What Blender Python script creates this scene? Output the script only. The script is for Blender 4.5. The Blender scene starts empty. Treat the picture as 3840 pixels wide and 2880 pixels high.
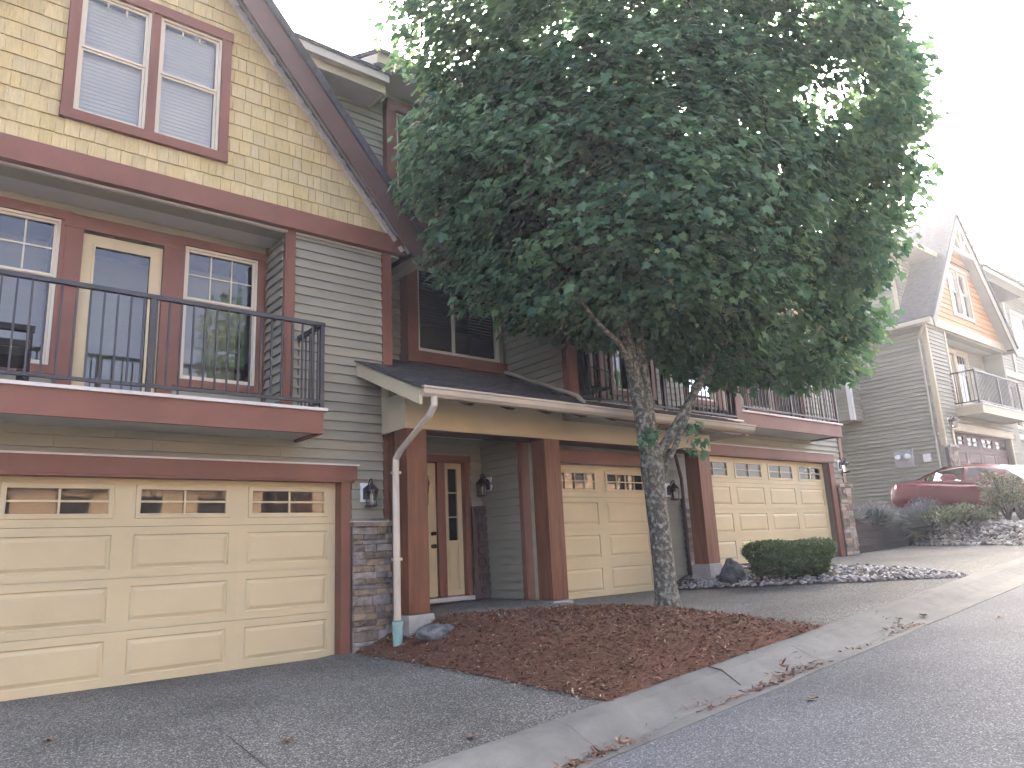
import bpy, bmesh, math, random
import numpy as np
from mathutils import Matrix, Vector
random.seed(7); RNG = np.random.default_rng(7)
S = bpy.context.scene
COL = S.collection
# ------------------------------------------------------------------ camera
EYE = 1.147
yaw, pitch, roll = math.radians(39.7501), math.radians(12.7462), math.radians(-2.7505)
fw = Vector((math.sin(yaw)*math.cos(pitch), math.cos(yaw)*math.cos(pitch), math.sin(pitch)))
rt = fw.cross(Vector((0, 0, 1))).normalized(); up = rt.cross(fw)
r2 = rt*math.cos(roll)+up*math.sin(roll); u2 = -rt*math.sin(roll)+up*math.cos(roll)
cd = bpy.data.cameras.new('camera'); cam = bpy.data.objects.new('camera', cd); COL.objects.link(cam)
cam.matrix_world = Matrix(((r2.x, u2.x, -fw.x, 0), (r2.y, u2.y, -fw.y, 0), (r2.z, u2.z, -fw.z, EYE), (0, 0, 0, 1)))
cd.lens = 26; cd.sensor_width = 36; cd.clip_start = .05; cd.clip_end = 2000
S.camera = cam
# ------------------------------------------------------------------ light
SUN_AZ, SUN_EL = math.radians(48), math.radians(34.5)      # azimuth from +Y towards +X
w = bpy.data.worlds.new('World'); S.world = w; w.use_nodes = True
nt = w.node_tree; bg = nt.nodes['Background']
sky = nt.nodes.new('ShaderNodeTexSky'); sky.sky_type = 'NISHITA'; sky.sun_disc = False
sky.sun_elevation = SUN_EL; sky.sun_rotation = SUN_AZ
sky.air_density = .36; sky.dust_density = 8.0; sky.ozone_density = .25; sky.altitude = 50
nt.links.new(sky.outputs[0], bg.inputs[0]); bg.inputs[1].default_value = .15
sd = bpy.data.lights.new('sun', 'SUN'); sun = bpy.data.objects.new('sun', sd); COL.objects.link(sun)
sd.energy = 1.0; sd.angle = math.radians(9); sd.color = (1, .92, .78)
sdir = Vector((math.sin(SUN_AZ)*math.cos(SUN_EL), math.cos(SUN_AZ)*math.cos(SUN_EL), math.sin(SUN_EL)))
sun.rotation_euler = sdir.to_track_quat('Z', 'Y').to_euler()
sun.location = (20, 30, 30)
S.view_settings.view_transform = 'Standard'; S.view_settings.look = 'None'
S.view_settings.exposure = 3.85; S.view_settings.gamma = 1; S.view_settings.use_curve_mapping = False
S.render.engine = 'CYCLES'
S.cycles.use_denoising = True; S.cycles.use_adaptive_sampling = True; S.cycles.adaptive_threshold = .03
S.cycles.max_bounces = 5; S.cycles.diffuse_bounces = 3; S.cycles.glossy_bounces = 3; S.cycles.transparent_max_bounces = 8
S.cycles.volume_bounces = 0
# ------------------------------------------------------------------ materials
def _n(nt, t, **k):
    n = nt.nodes.new(t)
    for a, b in k.items(): setattr(n, a, b)
    return n
def pmat(name, col, rough=.7, var=.12, scale=4., stretch=(1, 1, 1), bump=0., bscale=60., objvar=0., spec=.3, metal=0., col2=None, detail=4, coat=0., huevar=0., dirt=0.):
    m = bpy.data.materials.new(name); m.use_nodes = True; nt = m.node_tree; L = nt.links.new
    b = nt.nodes['Principled BSDF']
    geo = _n(nt, 'ShaderNodeNewGeometry'); mp = _n(nt, 'ShaderNodeMapping'); mp.inputs['Scale'].default_value = stretch
    L(geo.outputs['Position'], mp.inputs['Vector'])
    no = _n(nt, 'ShaderNodeTexNoise'); no.inputs['Scale'].default_value = scale; no.inputs['Detail'].default_value = detail; no.inputs['Roughness'].default_value = .6
    L(mp.outputs[0], no.inputs['Vector'])
    mr = _n(nt, 'ShaderNodeMapRange'); mr.inputs[1].default_value = .3 if col2 is None else .46; mr.inputs[2].default_value = .7 if col2 is None else .66
    L(no.outputs[0], mr.inputs[0])
    mx = _n(nt, 'ShaderNodeMix', data_type='RGBA')
    a = tuple(min(1, c*(1-var)) for c in col)+(1,); c2 = (tuple(min(1, c*(1+var)) for c in col) if col2 is None else tuple(col2))+(1,)
    mx.inputs[6].default_value = a; mx.inputs[7].default_value = c2
    L(mr.outputs[0], mx.inputs[0]); out = mx.outputs[2]
    if objvar or huevar:
        oi = _n(nt, 'ShaderNodeObjectInfo'); hs = _n(nt, 'ShaderNodeHueSaturation')
        r = _n(nt, 'ShaderNodeMapRange'); r.inputs[3].default_value = 1-objvar; r.inputs[4].default_value = 1+objvar
        L(oi.outputs['Random'], r.inputs[0]); L(r.outputs[0], hs.inputs['Value'])
        if huevar:
            wn = _n(nt, 'ShaderNodeTexWhiteNoise', noise_dimensions='1D'); L(oi.outputs['Random'], wn.inputs['W'])
            r3 = _n(nt, 'ShaderNodeMapRange'); r3.inputs[3].default_value = 1-huevar; r3.inputs[4].default_value = 1+huevar
            L(wn.outputs[0], r3.inputs[0]); L(r3.outputs[0], hs.inputs['Saturation'])
        L(out, hs.inputs['Color']); out = hs.outputs[0]
    if dirt:
        n3 = _n(nt, 'ShaderNodeTexNoise'); n3.inputs['Scale'].default_value = .9; n3.inputs['Detail'].default_value = 6
        L(geo.outputs['Position'], n3.inputs['Vector'])
        m3 = _n(nt, 'ShaderNodeMapRange'); m3.inputs[1].default_value = .35; m3.inputs[2].default_value = .75; m3.inputs[3].default_value = 1; m3.inputs[4].default_value = 1-dirt
        L(n3.outputs[0], m3.inputs[0])
        mm = _n(nt, 'ShaderNodeMix', data_type='RGBA', blend_type='MULTIPLY'); mm.inputs[0].default_value = 1
        L(out, mm.inputs[6]); L(m3.outputs[0], mm.inputs[7]); out = mm.outputs[2]
    L(out, b.inputs['Base Color'])
    b.inputs['Roughness'].default_value = rough; b.inputs['Specular IOR Level'].default_value = spec; b.inputs['Metallic'].default_value = metal
    if coat: b.inputs['Coat Weight'].default_value = coat; b.inputs['Coat Roughness'].default_value = .05
    if bump:
        n2 = _n(nt, 'ShaderNodeTexNoise'); n2.inputs['Scale'].default_value = bscale; n2.inputs['Detail'].default_value = 3
        L(mp.outputs[0], n2.inputs['Vector'])
        bp = _n(nt, 'ShaderNodeBump'); bp.inputs['Strength'].default_value = bump; bp.inputs['Distance'].default_value = .02
        L(n2.outputs[0], bp.inputs['Height']); L(bp.outputs[0], b.inputs['Normal'])
    return m
def speckle(name, cols, cell=90., big=.8, bigamt=.25, rough=.85, bump=.5):
    """stone-chip surface: voronoi cells take a random colour from cols, larger stains over it"""
    m = bpy.data.materials.new(name); m.use_nodes = True; nt = m.node_tree; L = nt.links.new
    b = nt.nodes['Principled BSDF']; geo = _n(nt, 'ShaderNodeNewGeometry')
    v = _n(nt, 'ShaderNodeTexVoronoi'); v.inputs['Scale'].default_value = cell; L(geo.outputs['Position'], v.inputs['Vector'])
    sp = _n(nt, 'ShaderNodeSeparateColor'); L(v.outputs['Color'], sp.inputs[0])
    cr = _n(nt, 'ShaderNodeValToRGB'); cr.color_ramp.interpolation = 'LINEAR'
    while len(cr.color_ramp.elements) < len(cols): cr.color_ramp.elements.new(.5)
    for e, (p, c) in zip(cr.color_ramp.elements, cols): e.position = p; e.color = (*c, 1)
    L(sp.outputs[0], cr.inputs[0])
    n = _n(nt, 'ShaderNodeTexNoise'); n.inputs['Scale'].default_value = big; n.inputs['Detail'].default_value = 7; n.inputs['Roughness'].default_value = .65
    L(geo.outputs['Position'], n.inputs['Vector'])
    mr = _n(nt, 'ShaderNodeMapRange'); mr.inputs[1].default_value = .3; mr.inputs[2].default_value = .7; mr.inputs[3].default_value = 1-bigamt; mr.inputs[4].default_value = 1+bigamt
    L(n.outputs[0], mr.inputs[0])
    mm = _n(nt, 'ShaderNodeMix', data_type='RGBA', blend_type='MULTIPLY'); mm.inputs[0].default_value = 1
    L(cr.outputs[0], mm.inputs[6]); L(mr.outputs[0], mm.inputs[7]); L(mm.outputs[2], b.inputs['Base Color'])
    b.inputs['Roughness'].default_value = rough; b.inputs['Specular IOR Level'].default_value = .25
    bp = _n(nt, 'ShaderNodeBump'); bp.inputs['Strength'].default_value = bump; bp.inputs['Distance'].default_value = .006
    L(v.outputs['Distance'], bp.inputs['Height']); bp.invert = True; L(bp.outputs[0], b.inputs['Normal'])
    return m
def glassmat(name, ior=1.9, tint=(.8, .85, .85)):
    m = bpy.data.materials.new(name); m.use_nodes = True; nt = m.node_tree; L = nt.links.new
    nt.nodes.remove(nt.nodes['Principled BSDF']); o = nt.nodes['Material Output']
    t = _n(nt, 'ShaderNodeBsdfTransparent'); t.inputs[0].default_value = (*tint, 1)
    g = _n(nt, 'ShaderNodeBsdfGlossy'); g.inputs['Roughness'].default_value = .015
    nz = _n(nt, 'ShaderNodeTexNoise'); nz.inputs['Scale'].default_value = 1.3
    bp = _n(nt, 'ShaderNodeBump'); bp.inputs['Strength'].default_value = .05; bp.inputs['Distance'].default_value = .03
    geo = _n(nt, 'ShaderNodeNewGeometry'); L(geo.outputs['Position'], nz.inputs['Vector']); L(nz.outputs[0], bp.inputs['Height']); L(bp.outputs[0], g.inputs['Normal'])
    f = _n(nt, 'ShaderNodeFresnel'); f.inputs[0].default_value = ior
    mx = _n(nt, 'ShaderNodeMixShader'); L(f.outputs[0], mx.inputs[0]); L(t.outputs[0], mx.inputs[1]); L(g.outputs[0], mx.inputs[2]); L(mx.outputs[0], o.inputs[0])
    return m
def leafmat(name, c1, c2, c3, trans=.35, rough=.45):
    """foliage: point attribute 'tint' runs dark -> light -> dry"""
    m = bpy.data.materials.new(name); m.use_nodes = True; nt = m.node_tree; L = nt.links.new
    b = nt.nodes['Principled BSDF']; o = nt.nodes['Material Output']
    at = _n(nt, 'ShaderNodeAttribute'); at.attribute_name = 'tint'
    oi = _n(nt, 'ShaderNodeAttribute'); oi.attribute_type = 'OBJECT'; oi.attribute_name = 'tint_object'
    ad = _n(nt, 'ShaderNodeMath', operation='ADD'); L(at.outputs['Fac'], ad.inputs[0]); L(oi.outputs['Fac'], ad.inputs[1])
    cr = _n(nt, 'ShaderNodeValToRGB'); e = cr.color_ramp.elements
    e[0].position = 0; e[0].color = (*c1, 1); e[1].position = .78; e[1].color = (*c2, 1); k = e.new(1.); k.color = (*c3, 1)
    L(ad.outputs[0], cr.inputs[0]); L(cr.outputs[0], b.inputs['Base Color'])
    b.inputs['Roughness'].default_value = rough; b.inputs['Specular IOR Level'].default_value = .35
    t = _n(nt, 'ShaderNodeBsdfTranslucent')
    hs = _n(nt, 'ShaderNodeHueSaturation'); hs.inputs['Value'].default_value = 1.6; hs.inputs['Hue'].default_value = .48; L(cr.outputs[0], hs.inputs['Color']); L(hs.outputs[0], t.inputs[0])
    mx = _n(nt, 'ShaderNodeMixShader'); mx.inputs[0].default_value = trans
    L(b.outputs[0], mx.inputs[1]); L(t.outputs[0], mx.inputs[2]); L(mx.outputs[0], o.inputs[0])
    return m
M = {}
M['siding'] = pmat('grey_green_siding', (.262, .254, .192), .6, .08, 2., bump=.25, bscale=40, stretch=(.3, .3, 3), objvar=.065, dirt=.10)
M['siding_far'] = M['siding']
M['trim'] = pmat('oxblood_trim_paint', (.182, .078, .050), .5, .10, 2.5, bump=.08, bscale=30, objvar=.05, dirt=.15)
M['cream'] = pmat('cream_paint', (.51, .43, .255), .45, .05, 1.5, bump=.05, bscale=30, objvar=.025, dirt=.10)
M['creamtrim'] = pmat('pale_cream_trim', (.46, .395, .255), .5, .05, 2., objvar=.04, dirt=.12)
M['shake'] = pmat('straw_cedar_shakes', (.47, .385, .195), .75, .13, 9., stretch=(6, 6, .5), bump=.35, bscale=40, objvar=.09, huevar=.08)
M['orange'] = pmat('orange_clapboard', (.50, .26, .10), .6, .08, 3., stretch=(.3, .3, 3), objvar=.05)
M['cedar'] = pmat('stained_cedar_post', (.135, .053, .022), .55, .45, 3.2, stretch=(5, 5, .45), bump=.25, bscale=25, objvar=.12, detail=8)
M['darkwood'] = pmat('dark_rafter_wood', (.07, .035, .025), .7, .3, 4., stretch=(2, 2, 2))
M['soffit'] = pmat('grey_white_soffit', (.42, .41, .38), .6, .06, 2.)
M['vinyl'] = pmat('almond_vinyl', (.56, .51, .39), .4, .03, 2.)
M['white'] = pmat('white_plastic', (.72, .72, .70), .4, .03, 2.)
M['flash'] = pmat('light_metal_flashing', (.58, .54, .48), .45, .08, 3., dirt=.2)
M['gutter'] = pmat('beige_aluminium', (.42, .375, .295), .38, .06, 2., spec=.45, dirt=.2)
M['black'] = pmat('black_powder_coat', (.018, .019, .022), .4, .1, 3., spec=.5)
M['lampblack'] = pmat('dark_bronze_metal', (.03, .03, .03), .45, .2, 8., spec=.5, metal=.3)
M['roof'] = pmat('charcoal_asphalt_shingle', (.055, .058, .062), .9, .45, 12., stretch=(1, .6, .6), bump=.8, bscale=120, objvar=.16)
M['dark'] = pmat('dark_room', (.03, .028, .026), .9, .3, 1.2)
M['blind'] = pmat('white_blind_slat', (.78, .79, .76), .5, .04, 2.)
M['blind_dark'] = pmat('dark_grey_blind_slat', (.30, .31, .31), .5, .04, 2.)  # bay-window slats, a darker grey blind
M['glass'] = glassmat('window_glass', 1.85)
M['glass_clear'] = glassmat('lamp_glass', 1.45, (.93, .9, .85))
M['gar_glass'] = glassmat('garage_pane_glass', 1.8, (.5, .45, .4))
M['stone'] = pmat('ledge_stone', (.235, .195, .150), .85, .35, 9., bump=.9, bscale=28, objvar=.42, huevar=.45, spec=.2, detail=8)
M['mortar'] = pmat('mortar', (.09, .08, .07), .95, .2, 20.)
M['concrete'] = pmat('concrete', (.33, .31, .28), .85, .16, 6., bump=.4, bscale=90, dirt=.35)
M['kerb'] = pmat('kerb_concrete', (.20, .196, .168), .88, .14, 5., bump=.6, bscale=120, dirt=.35, objvar=.05)
M['browngar'] = pmat('brown_garage_paint', (.085, .035, .028), .5, .1, 2.)
M['barge'] = pmat('brown_barge_paint', (.105, .062, .05), .55, .1, 3., dirt=.15)
M['brownwall'] = pmat('brown_stucco', (.46, .32, .20), .9, .15, 2.)
M['brickroof'] = pmat('tan_roof_tiles', (.30, .18, .11), .9, .3, 8., stretch=(1, 3, 3))
M['rock'] = pmat('grey_boulder', (.11, .113, .108), .95, .5, 9., bump=1., bscale=30, objvar=.2)
M['river'] = leafmat('river_rock', (.10, .096, .088), (.33, .31, .275), (.52, .50, .46), 0., .75)
M['timber'] = pmat('weathered_timber', (.045, .038, .030), .9, .4, 3., stretch=(1, 1, 8), bump=.6, bscale=25, objvar=.25)
M['soil'] = pmat('dark_soil', (.05, .035, .025), 1, .3, 20., bump=.8, bscale=60)
M['mulchbase'] = pmat('bark_mulch', (.145, .070, .038), 1, .45, 70., bump=1., bscale=70, detail=8)
M['agg'] = speckle('exposed_aggregate', [(0, (.049, .048, .040)), (.45, (.094, .091, .077)), (.8, (.148, .142, .120)), (1., (.36, .345, .30))], 105, .7, .30)
M['asphalt'] = speckle('worn_asphalt', [(0, (.056, .057, .056)), (.5, (.095, .097, .094)), (.85, (.132, .134, .130)), (1., (.26, .262, .255))], 120, .45, .24)
M['bark'] = pmat('maple_bark', (.095, .090, .064), .95, .3, 11., stretch=(1.6, 1.6, 1.5), bump=1., bscale=14, col2=(.27, .26, .21), detail=10)
M['twig'] = pmat('twig_bark', (.05, .04, .03), .9, .3, 10.)
M['leaf'] = leafmat('maple_leaf', (.040, .104, .062), (.132, .235, .102), (.42, .40, .15), .45)
M['leaf_bg'] = leafmat('distant_leaf', (.03, .05, .022), (.085, .105, .04), (.16, .13, .05), .4)
M['box'] = leafmat('boxwood_leaf', (.02, .045, .012), (.075, .13, .03), (.16, .16, .05), .25)
M['lav'] = leafmat('lavender_leaf', (.10, .13, .10), (.20, .23, .18), (.20, .15, .22), .2)
M['shrub'] = leafmat('shrub_leaf', (.05, .075, .035), (.12, .14, .07), (.20, .12, .07), .3)
M['dryleaf'] = pmat('dry_leaf', (.20, .12, .055), .8, .35, 30., objvar=.4, huevar=.3)
M['chip'] = leafmat('bark_chip', (.100, .045, .025), (.21, .105, .058), (.46, .36, .24), 0., .9)
M['carpaint'] = pmat('dark_red_car_paint', (.13, .006, .014), .35, .05, 2., spec=.4, coat=.25)
M['carglass'] = glassmat('car_glass', 1.7, (.35, .38, .38))
M['rubber'] = pmat('tyre_rubber', (.015, .015, .015), .8)
M['chrome'] = pmat('silver_metal', (.5, .5, .5), .25, .02, metal=.9)
M['taillight'] = pmat('red_lens', (.35, .01, .01), .15, .05, spec=.6)
M['greenpipe'] = pmat('pale_green_drain_pipe', (.24, .38, .33), .5, .06, dirt=.4)
M['signwood'] = pmat('grey_brown_plank', (.075, .05, .042), .8, .3, 4., stretch=(6, 6, .6))
M['letter'] = pmat('dark_letter_paint', (.022, .015, .014), .7)
M['bronze'] = pmat('oil_rubbed_bronze', (.02, .014, .012), .3, metal=.6)
M['wreath'] = pmat('rust_brown_swag', (.10, .035, .03), .9, .4, 40.)
M['wicker'] = pmat('dark_wicker', (.022, .02, .019), .7, .3, 60., bump=.8, bscale=120)
M['amber'] = pmat('amber_stake', (.42, .20, .05), .7, .3, 6.)
M['meter'] = pmat('grey_meter_enamel', (.33, .33, .33), .45)
M['fabric_dark'] = pmat('dark_sling_fabric', (.05, .06, .065), .8)
# ------------------------------------------------------------------ helpers
WM = {}
def link(o, parent=None, world=None):
    COL.objects.link(o)
    if world is not None: o.matrix_basis = world
    if parent is not None:
        o.parent = parent; o.matrix_parent_inverse = WM[parent.name].inverted()
    WM[o.name] = o.matrix_basis.copy()
    return o
def tag(o, label, cat, group=None):
    o['label'] = label; o['category'] = cat
    if group: o['group'] = group
    return o
def empty(name, loc, label, cat, group=None):
    o = bpy.data.objects.new(name, None); o.empty_display_size = .2
    link(o, None, Matrix.Translation(loc)); return tag(o, label, cat, group)
class MB:
    def __init__(s): s.v = []; s.f = []
    def add(s, vs, fs):
        n = len(s.v); s.v += [tuple(v) for v in vs]; s.f += [tuple(i+n for i in f) for f in fs]; return s
    def box(s, x0, x1, y0, y1, z0, z1):
        x0, x1 = min(x0, x1), max(x0, x1)
        return s.add([(x0, y0, z0), (x1, y0, z0), (x1, y1, z0), (x0, y1, z0), (x0, y0, z1), (x1, y0, z1), (x1, y1, z1), (x0, y1, z1)],
                     [(0, 3, 2, 1), (4, 5, 6, 7), (0, 1, 5, 4), (1, 2, 6, 5), (2, 3, 7, 6), (3, 0, 4, 7)])
    def prism(s, poly, axis, a, b):
        """poly in the two remaining axes; axis 'x','y' or 'z'"""
        def P(p, t): return {'x': (t, p[0], p[1]), 'y': (p[0], t, p[1]), 'z': (p[0], p[1], t)}[axis]
        n = len(poly); vs = [P(p, a) for p in poly]+[P(p, b) for p in poly]
        return s.add(vs, [tuple(range(n)), tuple(reversed(range(n, 2*n)))]+[(i, i+n, (i+1) % n+n, (i+1) % n) for i in range(n)])
    def tube(s, pts, rad, n=8, caps=True):
        pts = [Vector(p) for p in pts]; k = len(pts); rad = rad if hasattr(rad, '__len__') else [rad]*k
        base = len(s.v); ref = None
        for i, p in enumerate(pts):
            d = (pts[min(i+1, k-1)]-pts[max(i-1, 0)]).normalized()
            if ref is None:
                ref = d.cross(Vector((0, 0, 1)) if abs(d.z) < .9 else Vector((1, 0, 0))).normalized()
            ref = (ref-d*ref.dot(d)).normalized(); e = d.cross(ref)
            for j in range(n):
                a = 2*math.pi*j/n; s.v.append(tuple(p+(ref*math.cos(a)+e*math.sin(a))*rad[i]))
        for i in range(k-1):
            for j in range(n):
                s.f.append((base+i*n+j, base+i*n+(j+1) % n, base+(i+1)*n+(j+1) % n, base+(i+1)*n+j))
        if caps:
            s.f.append(tuple(base+j for j in reversed(range(n)))); s.f.append(tuple(base+(k-1)*n+j for j in range(n)))
        return s
    def lathe(s, prof, c, n=12):
        base = len(s.v); k = len(prof)
        for r, z in prof:
            for j in range(n):
                a = 2*math.pi*j/n; s.v.append((c[0]+r*math.cos(a), c[1]+r*math.sin(a), c[2]+z))
        for i in range(k-1):
            for j in range(n):
                s.f.append((base+i*n+j, base+i*n+(j+1) % n, base+(i+1)*n+(j+1) % n, base+(i+1)*n+j))
        s.f.append(tuple(base+j for j in reversed(range(n)))); s.f.append(tuple(base+(k-1)*n+j for j in range(n)))
        return s
    def mesh(s, name, mat, smooth=False, fix=True):
        me = bpy.data.meshes.new(name); me.from_pydata(s.v, [], s.f)
        if fix:
            bm = bmesh.new(); bm.from_mesh(me); bmesh.ops.recalc_face_normals(bm, faces=bm.faces); bm.to_mesh(me); bm.free()
        if smooth:
            for p in me.polygons: p.use_smooth = True
        me.materials.append(M[mat]); return me
    def obj(s, name, mat, parent=None, smooth=False, fix=True, kind=None):
        o = bpy.data.objects.new(name, s.mesh(name, mat, smooth, fix)); link(o, parent)
        if kind: o['kind'] = kind
        return o
_cube = {}
def cube(mat):
    if mat not in _cube: _cube[mat] = MB().box(-.5, .5, -.5, .5, -.5, .5).mesh('block_'+mat, mat)
    return _cube[mat]
def piece(name, mat, x0, x1, y0, y1, z0, z1, parent, me=None):
    x0, x1 = min(x0, x1), max(x0, x1)
    o = bpy.data.objects.new(name, me or cube(mat))
    W = Matrix.Translation(((x0+x1)/2, (y0+y1)/2, (z0+z1)/2)) @ Matrix.Diagonal((x1-x0, y1-y0, z1-z0, 1))
    return link(o, parent, W)
def npmesh(name, V, F, mat, tint=None, smooth=False):
    """V (n,3), F (m,k) same k"""
    me = bpy.data.meshes.new(name); n, m, k = len(V), len(F), F.shape[1]
    me.vertices.add(n); me.vertices.foreach_set('co', np.asarray(V, np.float32).ravel())
    me.loops.add(m*k); me.loops.foreach_set('vertex_index', F.astype(np.int32).ravel())
    me.polygons.add(m); me.polygons.foreach_set('loop_start', np.arange(0, m*k, k, dtype=np.int32)); 
    if smooth: me.polygons.foreach_set('use_smooth', np.ones(m, bool))
    if tint is not None:
        a = me.attributes.new('tint', 'FLOAT', 'POINT'); a.data.foreach_set('value', np.asarray(tint, np.float32))
    me.update(calc_edges=True); me.materials.append(M[mat]); return me
# siding boards ------------------------------------------------------
EXPO = .125; RB = random.Random(5)
_board = {}
def board_mesh(mat, e=EXPO, th=.034):
    k = (mat, e, th)
    if k not in _board:
        b = MB(); pr = [(0, -.012), (0, e), (-.003, e), (-th, -.012)]
        b.add([(0, y, z) for y, z in pr]+[(1, y, z) for y, z in pr], [(0, 1, 2, 3), (7, 6, 5, 4), (0, 4, 5, 1), (1, 5, 6, 2), (2, 6, 7, 3), (3, 7, 4, 0)])
        _board[k] = b.mesh('siding_board_'+mat, mat)
    return _board[k]
def cut(x0, x1, holes):
    iv = [(x0, x1)]
    for a, b in holes:
        nx = []
        for p, q in iv:
            if b <= p or a >= q: nx.append((p, q))
            else:
                if a > p: nx.append((p, a))
                if b < q: nx.append((b, q))
        iv = nx
    return [(p, q) for p, q in iv if q-p > .02]
def siding(par, x0, x1, z0, z1, y, holes=(), mat='siding', clip=None, e=EXPO, z_from=None):
    """boards on a wall that faces -Y"""
    x0, x1 = min(x0, x1), max(x0, x1); me = board_mesh(mat, e); z = z0
    while z < z1-.02:
        zc = z+e*.5; h = min(e, z1-z)
        a, b = (x0, x1) if clip is None else clip(zc)
        a, b = max(a, x0), min(b, x1)
        if b-a > .05:
            for p, q in cut(a, b, [(min(hx0, hx1), max(hx0, hx1)) for hx0, hx1, hz0, hz1 in holes if hz0 < zc < hz1]):
                cuts = [p]                                       # boards butt end to end
                while q-cuts[-1] > 2.2: cuts.append(cuts[-1]+min(RB.uniform(.9, 3.4), q-cuts[-1]-.4))
                cuts.append(q)
                for s_, t_ in zip(cuts[:-1], cuts[1:]):
                    o = bpy.data.objects.new('siding_board', me); e_ = 0 if t_ == q else .003
                    link(o, par, Matrix.Translation((s_, y-RB.uniform(0, .003), z)) @ Matrix.Diagonal((t_-s_-e_, 1, h/e, 1)))
        z += e
def siding_side(par, x, y0, y1, z0, z1, mat='siding', e=EXPO, floor=None, holes=(), th=.045):
    """boards on a wall that faces -X"""
    me = board_mesh(mat, e, th); z = z0
    while z < z1-.02:
        h = min(e, z1-z); a = y0 if floor is None else max(y0, y0)
        b = y1
        if floor is not None: b = min(y1, floor(z+e*.5))
        for p, q in cut(a, b, [(c, d) for c, d, hz0, hz1 in holes if hz0 < z+e*.5 < hz1]):
            o = bpy.data.objects.new('siding_board', me)
            link(o, par, Matrix.Translation((x, q, z)) @ Matrix.Rotation(-math.pi/2, 4, 'Z') @ Matrix.Diagonal((q-p, 1, h/e, 1)))
        z += e
def core(par, name, mat, x0, x1, z0, z1, y0, y1, holes=()):
    """a wall slab with rectangular openings, one mesh"""
    x0, x1 = min(x0, x1), max(x0, x1); hs = [(min(a, b), max(a, b), c, d) for a, b, c, d in holes]
    xs = sorted({x0, x1, *[min(max(v, x0), x1) for h in hs for v in h[:2]]}); zs = sorted({z0, z1, *[min(max(v, z0), z1) for h in hs for v in h[2:]]})
    b = MB()
    for i in range(len(xs)-1):
        for j in range(len(zs)-1):
            cx, cz = (xs[i]+xs[i+1])/2, (zs[j]+zs[j+1])/2
            if not any(h[0] < cx < h[1] and h[2] < cz < h[3] for h in hs): b.box(xs[i], xs[i+1], y0, y1, zs[j], zs[j+1])
    return b.obj(name, mat, par)
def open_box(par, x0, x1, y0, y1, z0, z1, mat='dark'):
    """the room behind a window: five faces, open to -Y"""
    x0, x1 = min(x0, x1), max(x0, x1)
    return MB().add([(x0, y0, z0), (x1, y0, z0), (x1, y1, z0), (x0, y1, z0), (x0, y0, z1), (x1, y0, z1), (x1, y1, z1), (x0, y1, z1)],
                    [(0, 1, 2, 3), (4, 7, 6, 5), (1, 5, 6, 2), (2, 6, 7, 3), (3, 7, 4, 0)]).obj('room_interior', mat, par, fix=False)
def ring(b, x0, x1, y0, y1, z0, z1, t):
    x0, x1 = min(x0, x1), max(x0, x1)
    b.box(x0, x1, y0, y1, z1-t, z1).box(x0, x1, y0, y1, z0, z0+t).box(x0, x0+t, y0, y1, z0+t, z1-t).box(x1-t, x1, y0, y1, z0+t, z1-t); return b
_slat = {}
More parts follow.
